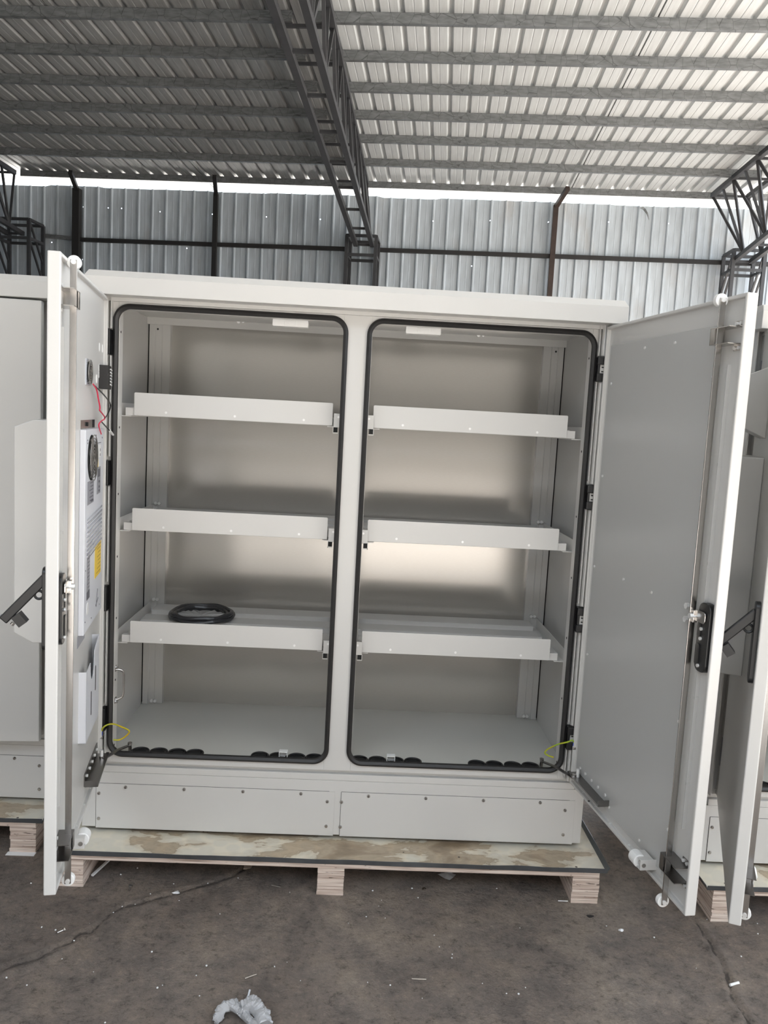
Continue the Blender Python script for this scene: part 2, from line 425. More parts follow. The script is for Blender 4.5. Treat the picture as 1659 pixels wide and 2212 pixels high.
def build_floor():
    xs = [-12, -8, -5, -3.5, -2.5, -2.0]+[-1.7+i*0.0085 for i in range(447)]+[2.2, 2.6, 3.2, 4.2, 5.0, 7.2]
    ys = [-2.2+0*0, -1.9, -1.6]+[-1.35+i*0.0085 for i in range(225)]+[0.62, 0.8, 1.2, 2, 4, 7, 10.2]
    ys = [-3.4, -2.8]+ys
    from mathutils import noise as mn
    verts = []; cr = []
    for y in ys:
        for x in xs:
            z = G0; k = 1.0
            if -1.69 < x < 2.1 and -1.34 < y < 0.58:
                wob = mn.noise(Vector((x*30, y*30, 0)))*0.006+mn.noise(Vector((x*9, y*9, 3)))*0.008
                d1 = min(seg_dist(x+wob, y+wob, crack1[i], crack1[i+1]) for i in range(len(crack1)-1))
                d2 = min(seg_dist(x+wob, y-wob, crack2[i], crack2[i+1]) for i in range(len(crack2)-1))
                e = min(d1, d2)
                k = min(e, 0.2)*10
                if e < 0.06:
                    z -= 0.004*max(0, 1-e/0.010); z += 0.004*math.exp(-((e-0.020)/0.012)**2)
                for sc in small_cracks:
                    e2 = min(seg_dist(x+wob, y, sc[i], sc[i+1]) for i in range(len(sc)-1)) if abs(x-sc[0][0]) < 0.4 else 1
                    k = min(k, (e2+0.004)*10)
                z += mn.fractal(Vector((x*6, y*6, 0)), 1.0, 2.0, 4)*0.0016+mn.noise(Vector((x*45, y*45, 5)))*0.0007
                dp = math.hypot(x-1.0, (y+0.66)*1.3)
                if dp < 0.11: z -= 0.010*(1-(dp/0.11)**2)
                edge = min(x+1.69, 2.1-x, y+1.34, 0.58-y); z = G0+(z-G0)*min(1, edge/0.1)
            verts.append((x, y, z)); cr.append(k)
    nx = len(xs); faces = [(j*nx+i, j*nx+i+1, (j+1)*nx+i+1, (j+1)*nx+i) for j in range(len(ys)-1) for i in range(nx-1)]
    me = bpy.data.meshes.new('floor'); me.from_pydata(verts, [], faces); me.materials.append(FLOORM)
    at = me.attributes.new('crack', 'FLOAT', 'POINT'); at.data.foreach_set('value', cr)
    for p in me.polygons: p.use_smooth = True
    o = bpy.data.objects.new('floor', me); COL.objects.link(o); tag(o, 'worn brown grey concrete warehouse floor with cracks', kind='structure')


build_floor()
b_ = B(); bx(b_, -60, 60, -60, 60, -0.06, -0.002)
tag(obj('ground', b_, YARD), 'pale sunlit concrete yard around the warehouse', kind='structure')


b_ = B(); bx(b_, -20, -0.25, -12.9, -3.45, -0.02, 0.004)  # dark slab added out of view to dim the yard's reflection in the left compartment
tag(obj('reflection_dimmer', b_, mat('reflection_dimmer_grey', (0.30, 0.29, 0.275), 0.9, noise=0.2, nscale=2)), 'unseen dark slab added in the yard to dim its reflection', kind='structure')
b_ = B(); bx(b_, -30, 30, -13.5, -13.0, -0.03, 9.0)  # out-of-view wall, made tall to hold skylight off the canopy
for k in range(9): bx(b_, -26+k*6, -23+k*6, -13.02, -12.98, 1.2, 2.6)
OPP = mat('render_wall', (0.20, 0.19, 0.175), 0.8, noise=0.2, nscale=0.4)
tag(obj('wall_opposite', b_, OPP), 'unseen plain wall across the yard, raised to cut skylight', kind='structure')


# ------------------------------------------------------------------ building shell
def roof_z(y): return 5.247+0.0184*(13-y)


def rib_profile(x0, x1, pitch, phase, top, base, h):
    """list of (x, dz) of a ribbed sheet, ribs rise by h"""
    out = [(x0, 0)]; k = math.ceil((x0-phase)/pitch)
    while phase+k*pitch < x1-base:
        c = phase+k*pitch
        if c-base/2 > x0: out += [(c-base/2, 0), (c-top/2, h), (c+top/2, h), (c+base/2, 0)]
        m_ = c+pitch/2
        if m_ < x1: out += [(m_-0.006, 0), (m_, h*0.12), (m_+0.006, 0)]
        k += 1
    out = [p for p in out if p[0] <= x1]; out.append((x1, 0)); out.sort(key=lambda p: p[0]); return out


def roof_sheet(x0, x1, phase, material, label, seam):
    prof = [p for p in rib_profile(x0, x1, 0.2235, phase, 0.026, 0.062, 0.030) if abs(p[0]-seam) > 0.02]
    prof += [(seam-0.0075, 0), (seam-0.0070, 0.16), (seam+0.0070, 0.16), (seam+0.0075, 0)]; prof.sort(key=lambda p: p[0])
    bm = B(); ys = [ROOF_FRONT, 2, 5, 8, 11, 13.5]
    base = bw(0, 0)
    rows = []
    for y in ys: rows.append([bm.verts.new((x, y, roof_z(y)+dz)) for x, dz in prof])
    for r in range(len(ys)-1):
        for i in range(len(prof)-1): bm.faces.new((rows[r][i], rows[r][i+1], rows[r+1][i+1], rows[r+1][i]))
    o = obj('ceiling', bm, material, loc=base, rotz=PSI)
    md = o.modifiers.new('thick', 'SOLIDIFY'); md.thickness = 0.0015; md.offset = 1
    return tag(o, label, kind='structure')


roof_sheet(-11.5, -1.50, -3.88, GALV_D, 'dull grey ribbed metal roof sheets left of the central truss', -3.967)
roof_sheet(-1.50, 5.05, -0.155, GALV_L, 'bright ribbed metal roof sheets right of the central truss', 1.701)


def wall_sheet(name, p0, p1, z0, z1, material, label, phase=0.0, y=13.0):
    prof = rib_profile(p0, p1, 0.2235, phase, 0.018, 0.045, -0.026); bm = B()
    lo = [bm.verts.new((x, y+dz, z0)) for x, dz in prof]
    # ragged top edge where separate sheets end at slightly different heights
    hi = []
    for x, dz in prof:
        s = math.floor((x+20)/0.894); rnd = random.Random(s).uniform(-0.012, 0.012)
        hi.append(bm.verts.new((x, y+dz, z1+rnd)))
    for i in range(len(prof)-1): bm.faces.new((lo[i], lo[i+1], hi[i+1], hi[i]))
    o = obj(name, bm, material, loc=bw(0, 0), rotz=PSI)
    return tag(o, label, kind='structure')


wall_sheet('wall_back', -11.5, 5.05, G0, 5.08, WALLM, 'ribbed galvanised metal back wall with nail holes', -0.14)
bm = B(); bx(bm, -11.56, -11.5, ROOF_FRONT, 13.2, G0, 5.3)
tag(obj('wall_left', bm, WALLM, loc=bw(0, 0), rotz=PSI), 'metal side wall beyond the left bay', kind='structure')

bm = B(); bx(bm, -11.56, -3.4, ROOF_FRONT-0.06, ROOF_FRONT, G0, 5.4); bx(bm, -3.4, 5.05, ROOF_FRONT-0.06, ROOF_FRONT, 4.75, 5.4)  # wall and header added behind the camera to block front-left and high skylight
tag(obj('wall_front_added', bm, WALLM, loc=bw(0, 0), rotz=PSI), 'unseen metal front wall and header added to block daylight', kind='structure')

ORD = ['first', 'second', 'third', 'fourth', 'fifth', 'sixth', 'seventh']
py = [12.80, 11.78, 10.88, 10.10, 9.34, 8.60, 7.86]
bays = [(-6.90, -1.62, 'left'), (-1.42, 4.10, 'right'), (-11.4, -7.05, 'far left'), (4.35, 10.4, 'far right')]


def purlin_bm(L):
    bm = B(); h, w, t = 0.095, 0.05, 0.004
    poly = [(0, 0), (w, 0), (w, -0.015), (w-t, -0.015), (w-t, -t), (t, -t), (t, -h+t), (w-t, -h+t), (w-t, -h+0.015), (w, -h+0.015), (w, -h), (0, -h)]
    prism(bm, poly, 0, L, 'x'); return bm


for bi, (x0, x1, nm) in enumerate(bays[:2]):
    proto = None
    for k, y in enumerate(py):
        lab = f'galvanised steel purlin in the {nm} roof bay, {ORD[k]} counting from the back wall'
        if proto is None:
            proto = obj('roof_purlin', purlin_bm(x1-x0), GALV_P); o = proto
        else:
            o = proto.copy(); COL.objects.link(o)
        o.location = bw(x0, y-0.025, roof_z(y)-0.002); o.rotation_euler = (0, 0, PSI)
        tag(o, lab, 'roof purlin', f'purlins in the {nm} roof bay')
# continuation purlin right of the right-hand truss, just in view
o = obj('roof_purlin', purlin_bm(2.5), GALV_P, loc=bw(4.35, 12.775, roof_z(12.8)-0.002), rotz=PSI)
tag(o, 'short end of galvanised purlin right of the right-hand roof truss', 'roof purlin')


# ------------------------------------------------------------------ trusses and lattice columns
def truss(name_label, cx, y0, y1, drift=-0.012, group='lattice roof trusses'):
    """three dimensional lattice truss running from the back column toward the viewer"""
    root = thing('roof_truss', name_label, 'roof truss', bw(cx, y1, 4.25), PSI, group)
    bz = lambda y: 4.74-0.084*(y-6.4)
    tz = lambda y: roof_z(y)-0.115

    def P(kind, y):
        d = drift*(13-y)*-1*0 + (-0.028)*(y-7)*(1 if kind[0] == 't' else 0)
        x = {'bl': -0.125, 'br': 0.125, 'tl': -0.36, 'tr': 0.145}[kind]+d
        return Vector((x, y-y1, (bz(y) if kind[0] == 'b' else tz(y))-4.25))
    s = 0.062
    for k, nm in (('bl', 'bottom_chord'), ('br', 'bottom_chord'), ('tl', 'top_chord'), ('tr', 'top_chord')):
        bm = B(); bar(bm, P(k, y0), P(k, y1), s, s); obj(nm, bm, TRUSS, root)
    ny = int((y1-y0)/0.372); ys = [y1-(y1-y0)*i/ny for i in range(ny+1)]
    for i in range(0, ny+1, 2):
        bm = B(); bar(bm, P('bl', ys[i]), P('br', ys[i]), 0.03, 0.03); obj('batten', bm, TRUSS, root)
        bm = B(); bar(bm, P('tl', ys[i]), P('tr', ys[i]), 0.03, 0.03); obj('batten', bm, TRUSS, root)
    for side in ('l', 'r'):
        for i in range(ny):
            a, c = ('t', 'b') if i % 2 == 0 else ('b', 't')
            bm = B(); bar(bm, P(a+side, ys[i]), P(c+side, ys[i+1]), 0.032, 0.034); obj('diagonal', bm, TRUSS, root)
            if i % 2 == 1:
                bm = B(); bar(bm, P('t'+side, ys[i]), P('b'+side, ys[i]), 0.03, 0.03); obj('upright', bm, TRUSS, root)
    return root


def column(label, cx, cy, ztop, w=0.44, d=0.44):
    root = thing('lattice_column', label, 'steel column', bw(cx, cy, G0), PSI, 'lattice steel columns at the back wall')
    H = ztop-G0
    for sx in (-1, 1):
        for sy in (-1, 1):
            bm = B(); bar(bm, (sx*w/2, sy*d/2, 0), (sx*w/2, sy*d/2, H), 0.05, 0.05); obj('post', bm, TRUSS, root)
    z = H; k = 0
    while z > 0.3:
        for sy in (-1, 1):
            bm = B(); bar(bm, (-w/2, sy*d/2, z), (w/2, sy*d/2, z), 0.04, 0.04); obj('batten', bm, TRUSS, root)
        for sx in (-1, 1):
            bm = B(); bar(bm, (sx*w/2, -d/2, z), (sx*w/2, d/2, z), 0.04, 0.04); obj('batten', bm, TRUSS, root)
            bm = B(); bar(bm, (sx*w/2, -d/2, z), (sx*w/2, d/2, max(z-0.6, 0.02)), 0.025, 0.03); obj('diagonal', bm, TRUSS, root)
        z -= 0.6 if k else 0.28; k += 1
    return root


truss('dark grey steel lattice truss across the middle of the roof', -1.36, 5.6, 12.45)
truss('dark grey steel lattice truss at the far right edge', 4.22, 8.6, 12.55)
truss('dark grey steel lattice truss at the far left edge', -6.86, 8.6, 12.55)
column('dark lattice steel column in the middle of the back wall', -1.40, 12.65, 4.36)
column('dark lattice steel column at the right end of the back wall', 4.27, 12.65, 4.36)
column('dark lattice steel column at the left end of the back wall', -6.85, 12.65, 4.42, w=0.56)


def wallpost(x, label, m_, w=0.09, lean=0.0):
    root = thing('wall_post', label, 'steel post', bw(x, 12.9, G0), PSI, 'posts of the back wall')
    bm = B(); bar(bm, (0, 0, 0), (lean, 0, 5.02-G0), w, w); obj('post', bm, m_, root)
    bm = B(); bar(bm, (lean, 0, 5.0-G0), (lean+0.10, -0.45, 5.15-G0), 0.06, 0.06); obj('brace', bm, m_, root)


wallpost(-6.03, 'broad black steel post in the left part of the back wall', BLKIRON, 0.11)
wallpost(-3.78, 'slim black steel post between left column and centre column', BLKIRON, 0.07)
wallpost(1.50, 'rust brown steel post in the right half of the back wall', BROWN, 0.075)
for x0, x1, z0, z1, lab, m_ in ((-6.03, -3.80, 4.245, 4.25, 'black horizontal wall rail left of the slim post', BLKIRON), (-3.76, -1.64, 4.25, 4.26, 'black horizontal wall rail between slim post and centre column', BLKIRON),
                               (-1.2, 1.46, 4.265, 4.27, 'black horizontal wall rail right of the centre column', BLKIRON), (1.54, 4.9, 4.27, 4.275, 'dark horizontal wall rail right of the rusty post', BLKIRON),
                               (-6.55, -6.08, 4.28, 4.26, 'short galvanised wall rail beside the left column', GALV_P)):
    bm = B(); mid = (x0+x1)/2; bar(bm, (x0-mid, 0, 0), (x1-mid, 0, z1-z0), 0.05, 0.06)
    tag(obj('wall_rail', bm, m_, loc=bw(mid, 12.93, z0), rotz=PSI), lab, 'wall rail', 'horizontal rails of the back wall')
# curled scrap of sheet at the wall top
bm = B()
cp = [(0, 0, 0), (0.03, -0.05, -0.04), (0.07, -0.07, -0.11), (0.10, -0.05, -0.19)]
va = [bm.verts.new(p) for p in cp]; vb = [bm.verts.new((p[0]-0.05*(1-i/3.2), p[1]-0.01, p[2]-0.02)) for i, p in enumerate(cp)]
for i in range(3): bm.faces.new((va[i], va[i+1], vb[i+1], vb[i]))
o = obj('sheet_offcut', bm, GALV_P, loc=bw(2.80, 12.92, 5.05), rotz=PSI); md = o.modifiers.new('t', 'SOLIDIFY'); md.thickness = 0.003
tag(o, 'curled torn flap of grey sheet at the top of the back wall', 'metal scrap')


# ------------------------------------------------------------------ cabinet
def door_pan(name, sg, dw, hd=None):
    """local frame: x from hinge to free edge, inner side at +sg*y"""
    bm = B(); z0, z1 = 0.392, 1.966
    bx(bm, 0, dw, -0.030*sg, -0.012*sg, z0, z1)
    r = 0.010
    bm.free(); bm = B()
    # closed pan: outer shell, rim and recessed inner skin in one surface
    def ring(a, y): return [bm.verts.new(p) for p in ((a, y*sg, z0+a), (dw-a, y*sg, z0+a), (dw-a, y*sg, z1-a), (a, y*sg, z1-a))]
    rr_ = [ring(0, -0.030), ring(0, 0), ring(r, 0), ring(r, -0.012)]
    bm.faces.new(rr_[0][::-1])
    for i in range(3):
        for j in range(4): bm.faces.new((rr_[i][j], rr_[i][(j+1) % 4], rr_[i+1][(j+1) % 4], rr_[i+1][j]))
    bm.faces.new(rr_[3])
    return bm


def make_door(root, s, angle, hxo=None, hood=False, unit=False, liner=False, handle_open=True, detail=True):
    dw, hx, hy = 0.7725, (hxo or 0.8077), -0.04; sg = -s     # right door: inner side is local -y
    d = (-s*math.cos(angle), -math.sin(angle))
    dr = obj('door', door_pan('door', sg, dw), PAINT, root, bevel=0.003, loc=(s*hx, hy, 0), rotz=math.atan2(d[1], d[0]))

    def O(v): return v*sg

    def bo(bm, t0, t1, o0, o1, z0, z1): bx(bm, t0, t1, O(o0), O(o1), z0, z1)

    def rp(bm, t0, t1, o0, o1, z0, z1, r):
        prism(bm, rrect(t0, t1, z0, z1, r, 5), O(o0), O(o1), 'y')
    # locking rod
    bm = B(); bo(bm, 0.692, 0.696, 0.006, 0.022, 0.375, 1.962); obj('lock_rod', bm, STEEL, dr, bevel=0.0008)
    bm = B(); bo(bm, 0.714, 0.7165, -0.012, -0.002, 0.60, 1.80)
    for z in (1.55, 1.30, 0.95, 0.72): bo(bm, 0.713, 0.718, -0.012, -0.0015, z, z+0.008)
    obj('rod_guide_strip', bm, LINER, dr)
    for z in (1.957, 0.382):
        bm = B(); cyl(bm, (0.676, O(0.014), z), (0.691, O(0.014), z), 0.0165, 28); obj('roller', bm, NYLON, dr, bevel=0.002)
        bm = B(); cyl(bm, (0.696, O(0.014), z), (0.699, O(0.014), z), 0.006, 12); cyl(bm, (0.673, O(0.014), z), (0.676, O(0.014), z), 0.006, 12); scatter('roller_screw', bm, SCREW, dr)
    for z0, z1 in ((1.848, 1.888), (0.470, 0.512)):
        bm = B()
        for z in (z0, z1): bo(bm, 0.672, 0.752, -0.012, 0.026, z-0.001, z+0.001)
        bo(bm, 0.672, 0.690, 0.024, 0.026, z0, z1); bo(bm, 0.672, 0.674, -0.012, 0.026, z0, z1)
        for z, q in ((z0, -1), (z1, 1)):
            bo(bm, 0.722, 0.756, -0.012, -0.009, z, z+q*0.016)
        obj('rod_bracket', bm, STEEL if z0 > 1 else DSTEEL, dr)
        bm = B()
        for z, q in ((z0, -1), (z1, 1)):
            for t in (0.730, 0.748): cyl(bm, (t, O(-0.009), z+q*0.009), (t, O(-0.004), z+q*0.009), 0.0045, 10)
        scatter('bracket_screw', bm, SCREW, dr)
    # handle recess, lever and bolts
    bm = B(); rp(bm, 0.708, 0.760, -0.012, 0.006, 1.030, 1.207, 0.020); obj('handle_housing', bm, BLACKP, dr, bevel=0.002)
    bm = B(); rp(bm, 0.712, 0.730, 0.006, 0.0085, 1.045, 1.10, 0.006); bo(bm, 0.712, 0.728, 0.006, 0.008, 1.12, 1.165); obj('housing_rib', bm, BLACKP, dr)
    bm = B(); rp(bm, 0.700, 0.748, 0.008, 0.012, 1.155, 1.185, 0.008); bo(bm, 0.696, 0.706, 0.006, 0.018, 1.150, 1.182); obj('cam_lever', bm, STEEL, dr, bevel=0.001)
    bm = B()
    for z in (1.183, 1.148):
        cyl(bm, (0.662, O(-0.012), z), (0.662, O(0.012), z), 0.0055, 12); cyl(bm, (0.662, O(0.006), z), (0.662, O(0.016), z), 0.0085, 6)
    cyl(bm, (0.70, O(0.01), 1.166), (0.70, O(0.026), 1.166), 0.0075, 6)
    for z in (1.045, 1.115, 1.14): cyl(bm, (0.730, O(0.004), z), (0.730, O(0.010), z), 0.0045, 8)
    scatter('lever_bolt', bm, SCREW, dr)
    # outside handle plate and the swung-out lever
    bm = B(); rp(bm, 0.712, 0.752, -0.042, -0.029, 1.015, 1.222, 0.015); obj('handle_plate', bm, BLACKP, dr, bevel=0.002)
    if not handle_open:
        bm = B(); bo(bm, 0.724, 0.741, -0.050, -0.041, 1.035, 1.205); obj('handle_lever', bm, BLACKP, dr, bevel=0.003)
    if handle_open:
        bm = B(); bar(bm, (0.732, O(-0.036), 1.196), (0.732, O(-0.134), 1.088), 0.023, 0.013, up=(1, 0, 0.0))
        obj('handle_lever', bm, BLACKP, dr, bevel=0.003)
        bm = B(); bar(bm, (0.732, O(-0.104), 1.103), (0.732, O(-0.086), 1.080), 0.022, 0.028, up=(1, 0, 0)); scatter('lock_block', bm, BLACKP, dr)
        bm = B(); cyl(bm, (0.732, O(-0.134), 1.100), (0.732, O(-0.140), 1.094), 0.005, 10); cyl(bm, (0.732, O(-0.110), 1.082), (0.732, O(-0.114), 1.077), 0.005, 10); scatter('handle_screw', bm, STEEL, dr)
        bm = B(); tube(bm, [(0.732, O(-0.042-0.010+0.010*math.cos(a)), 1.152+0.010*math.sin(a)) for a in [2*PI*i/20 for i in range(20)]], 0.0032, 8, True); obj('padlock_eye', bm, BLACKP, dr, smooth=True)
    # door roller rest near the free lower corner
    bm = B(); bo(bm, 0.545, 0.625, -0.012, -0.009, 0.410, 0.452); bo(bm, 0.560, 0.572, -0.012, 0.040, 0.418, 0.420); bo(bm, 0.545, 0.600, 0.0, 0.0395, 0.418, 0.421); bo(bm, 0.545, 0.600, 0.0, 0.0395, 0.445, 0.448); bo(bm, 0.598, 0.601, -0.012, 0.0395, 0.418, 0.448)
    obj('rest_bracket', bm, PAINT, dr, bevel=0.001)
    bm = B(); cyl(bm, (0.545, O(0.030), 0.433), (0.580, O(0.030), 0.433), 0.019, 24); obj('rest_roller', bm, NYLON, dr, bevel=0.002)
    bm = B(); cyl(bm, (0.5802, O(0.030), 0.433), (0.603, O(0.030), 0.433), 0.006, 10); obj('rest_screw', bm, STEEL, dr)
    # stay channel with slot
    bm = B()
    bo(bm, 0.045, 0.295, -0.012, -0.009, 0.452, 0.490); bo(bm, 0.045, 0.295, -0.009, 0.030, 0.450, 0.4525); bo(bm, 0.045, 0.295, 0.020, 0.030, 0.4525, 0.456)
    bo(bm, 0.292, 0.295, -0.009, 0.030, 0.4525, 0.470)
    obj('stay_channel', bm, DSTEEL, dr)
    bm = B()
    for t in (0.065, 0.11, 0.16, 0.21, 0.265): cyl(bm, (t, O(-0.009), 0.474), (t, O(-0.004), 0.474), 0.005, 10)
    cyl(bm, (0.085, O(0.010), 0.440), (0.085, O(0.010), 0.480), 0.006, 8)
    for t in (0.10, 0.20, 0.31, 0.44): cyl(bm, (t, O(-0.008), 0.402), (t, O(-0.008), 0.4035), 0.004, 8)
    scatter('stay_screw', bm, SCREW, dr)
    bm = B()
    for t in (0.16, 0.5): cyl(bm, (t, O(-0.003), 0.4015), (t, O(-0.003), 0.4028), 0.004, 8)
    scatter('drain_hole', bm, HOLE, dr)
    if liner:
        bm = B(); rp(bm, 0.030, 0.668, -0.012, -0.007, 0.430, 1.902, 0.002); obj('liner_panel', bm, PAINT2, dr, bevel=0.0008)
        bm = B()
        for t, z in ((0.269, 1.876), (0.444, 1.876), (0.651, 1.774), (0.056, 1.778), (0.651, 1.471), (0.048, 1.476), (0.439, 1.170), (0.262, 1.172), (0.045, 1.172), (0.647, 0.865), (0.048, 0.87), (0.646, 0.561), (0.3, 0.45), (0.5, 0.45)):
            cyl(bm, (t, O(-0.007), z), (t, O(-0.0045), z), 0.0045, 10)
        scatter('rivet', bm, SCREW, dr)
    if unit:
        # air conditioner set into the door with its printed labels
        f0 = 0.004
        bm = B(); bo(bm, 0.095, 0.430, -0.012, f0, 0.965, 1.550); obj('cooling_unit', bm, ACW, dr, bevel=0.002)
        bm = B(); bo(bm, 0.185, 0.425, -0.012, -0.0105, 1.5515, 1.576); obj('unit_recess', bm, STEEL, dr)
        bm = B(); bo(bm, 0.185, 0.225, -0.0105, -0.0100, 1.553, 1.576); cyl(bm, (0.33, O(-0.0105), 1.564), (0.33, O(-0.006), 1.564), 0.006, 8); obj('recess_shadow_gap', bm, HOLE, dr)
        cx_, cz_ = 0.330, 1.468
        bm = B(); cyl(bm, (cx_, O(f0), cz_), (cx_, O(f0+0.001), cz_), 0.066, 36); obj('fan_opening', bm, HOLE, dr)
        bm = B(); cyl(bm, (cx_, O(f0), cz_), (cx_, O(f0+0.003), cz_), 0.022, 20)
        for k in range(7):
            a = 2*PI*k/7; bar(bm, (cx_+0.02*math.cos(a), O(f0+0.002), cz_+0.02*math.sin(a)), (cx_+0.060*math.cos(a+0.4), O(f0+0.002), cz_+0.060*math.sin(a+0.4)), 0.020, 0.001, up=(0, 1, 0))
        obj('fan_blade', bm, BLACKP, dr)
        bm = B()
        for r in (0.012, 0.021, 0.030, 0.039, 0.048, 0.057, 0.066): tube(bm, [(cx_+r*math.cos(a), O(f0+0.008), cz_+r*math.sin(a)) for a in [2*PI*i/32 for i in range(32)]], 0.0013, 6, True)
        for a in (PI/4, 3*PI/4): bar(bm, (cx_-0.075*math.cos(a), O(f0+0.0065), cz_-0.075*math.sin(a)), (cx_+0.075*math.cos(a), O(f0+0.0065), cz_+0.075*math.sin(a)), 0.003, 0.002, up=(0, 1, 0))
        obj('fan_guard', bm, STEEL, dr, smooth=True)
        # maintenance labels
        for nm, t0, t1, z0, z1, m_, mt, rows in (('rating_label', 0.285, 0.395, 1.335, 1.402, PLATE, LABTXT, 6), ('control_panel', 0.155, 0.225, 1.350, 1.432, PLATE, LABTXT, 0),
                                                 ('warning_label', 0.125, 0.245, 1.093, 1.198, YELLOW, YELTXT, 8), ('instruction_label', 0.340, 0.392, 1.062, 1.195, PLATE, LABTXT, 12)):
            bm = B(); bo(bm, t0, t1, f0, f0+0.0008, z0, z1); lb = obj(nm, bm, m_, dr)
            bm = B()
            if rows:
                for k in range(rows):
                    z = z1-(k+0.8)*(z1-z0)/(rows+0.6); L_ = random.uniform(0.5, 0.9)
                    bo(bm, t0+0.1*(t1-t0), t0+(0.1+0.8*L_)*(t1-t0), f0+0.0008, f0+0.0011, z, z+0.0028)
                if nm == 'rating_label': bo(bm, t0+0.004, t0+0.05, f0+0.0008, f0+0.0011, z0+0.004, z0+0.008)
                if nm == 'instruction_label': bo(bm, t0, t1, f0+0.0008, f0+0.0012, z0-0.004, z0+0.020)
            else:
                bo(bm, t0+0.012, t1-0.012, f0+0.0008, f0+0.0014, z1-0.030, z1-0.006)
                for z in (z0+0.034, z0+0.018, z0+0.006): bo(bm, t0+0.02, t1-0.03, f0+0.0008, f0+0.002, z, z+0.006)
            obj('label_print', bm, mt, dr)
        bm = B()
        for k in range(9):
            z = 1.305-k*0.013; bar(bm, (0.400, O(f0+0.002), z-0.012), (0.125, O(f0+0.002), z), 0.005, 0.002, up=(0, 1, 0))
        obj('vent_louvre', bm, SILVER, dr)
        bm = B()
        for k in range(9): bar(bm, (0.380, O(f0+0.0006), 1.300-k*0.013-0.018), (0.125, O(f0+0.0006), 1.300-k*0.013-0.007), 0.002, 0.001, up=(0, 1, 0))
        obj('vent_slot', bm, LABTXT, dr)
        bm = B(); cyl(bm, (0.368, O(f0), 1.030), (0.368, O(f0+0.0008), 1.030), 0.018, 24); obj('round_sticker', bm, NYLON, dr)
        bm = B()
        for p, q in (((0.185, 1.050), (0.205, 1.005)), ((0.17, 1.018), (0.215, 1.003)), ((0.20, 1.012), (0.21, 0.998))): bar(bm, (p[0], O(f0+0.0006), p[1]), (q[0], O(f0+0.0006), q[1]), 0.003, 0.001, up=(0, 1, 0))
        bo(bm, 0.155, 0.235, f0, f0+0.001, 1.505, 1.507)
        for t, z in ((0.17, 1.48), (0.17, 1.465)): bo(bm, t, t+0.012, f0, f0+0.002, z, z+0.008)
        for t, z in ((0.40, 1.52), (0.40, 1.512), (0.13, 1.52), (0.25, 1.53), (0.41, 1.15), (0.41, 1.0), (0.3, 0.985), (0.14, 0.99)): cyl(bm, (t, O(f0), z), (t, O(f0+0.001), z), 0.0025, 8)
        scatter('unit_marking', bm, LABTXT, dr)
        bm = B(); bo(bm, 0.165, 0.235, f0, f0+0.002, 1.462, 1.500); bo(bm, 0.205, 0.235, f0, f0+0.003, 1.436, 1.456); scatter('socket_plate', bm, NYLON, dr)
        bm = B(); bo(bm, 0.225, 0.230, f0+0.003, f0+0.004, 1.434, 1.458); obj('orange_mark', bm, YELLOW, dr)
        # small exhaust fan
        bm = B(); bo(bm, 0.265, 0.350, -0.012, -0.009, 1.676, 1.750); obj('small_fan_plate', bm, SILVER, dr)
        bm = B(); cyl(bm, (0.310, O(-0.009), 1.713), (0.310, O(-0.0082), 1.713), 0.033, 24); obj('small_fan_opening', bm, HOLE, dr)
        bm = B()
        for r in (0.007, 0.014, 0.021, 0.028, 0.035): tube(bm, [(0.310+r*math.cos(a), O(-0.004), 1.713+r*math.sin(a)) for a in [2*PI*i/24 for i in range(24)]], 0.0013, 6, True)
        for a in (PI/4, 3*PI/4): bar(bm, (0.310-0.042*math.cos(a), O(-0.005), 1.713-0.042*math.sin(a)), (0.310+0.042*math.cos(a), O(-0.005), 1.713+0.042*math.sin(a)), 0.003, 0.002, up=(0, 1, 0))
        obj('small_fan_guard', bm, STEEL, dr, smooth=True)
        # loose fan leads
        def lead(name, pts, m_, r=0.0022):
            bm = B(); tube(bm, smooth_path([(t, O(o_), z) for t, o_, z in pts], 6), r, 6); obj(name, bm, m_, dr, smooth=True)
        lead('red_lead', [(0.29, 0.0, 1.68), (0.25, 0.004, 1.665), (0.23, 0.006, 1.64), (0.21, 0.008, 1.615), (0.215, 0.008, 1.605)], REDW)
        lead('red_lead', [(0.215, 0.008, 1.605), (0.13, 0.012, 1.582), (0.21, 0.012, 1.572), (0.24, 0.010, 1.560), (0.19, 0.010, 1.533)], REDW)
        lead('black_lead', [(0.27, 0.002, 1.675), (0.18, 0.012, 1.655), (0.06, 0.018, 1.625), (0.08, 0.014, 1.595), (0.14, 0.012, 1.580)], BLACKP)
        lead('black_lead', [(0.21, 0.012, 1.572), (0.12, 0.016, 1.552), (0.07, 0.018, 1.542)], BLACKP)
        lead('lead_connector', [(0.07, 0.018, 1.542), (0.0, 0.020, 1.526)], NYLON, 0.004)
        # terminal block near the hinge
        bm = B(); bo(bm, 0.030, 0.105, -0.012, 0.016, 1.672, 1.746); obj('terminal_block', bm, RUBBER, dr, bevel=0.001)
        bm = B()
        for k in range(6): bar(bm, (0.035, O(0.018), 1.685+k*0.0095), (0.060, O(0.017), 1.688+k*0.0095), 0.004, 0.003, up=(0, 1, 0))
        scatter('terminal_clip', bm, NYLON, dr)
        # hem slots near the hinge edge
        bm = B()
        for t, z in ((0.10, 1.80), (0.04, 1.80), (0.10, 1.735), (0.10, 1.715), (0.15, 1.70), (0.045, 1.45), (0.045, 1.13), (0.045, 0.70)):
            tube(bm, [(t+0.006*math.cos(a), O(-0.0115), z+0.011*math.sin(a)+0.002*(1 if math.sin(a) > 0 else -1)) for a in [2*PI*i/14 for i in range(14)]], 0.0010, 5, True)
        scatter('slot_rim', bm, NYLON, dr)
        # document pocket
        bm = B(); f1 = 0.010
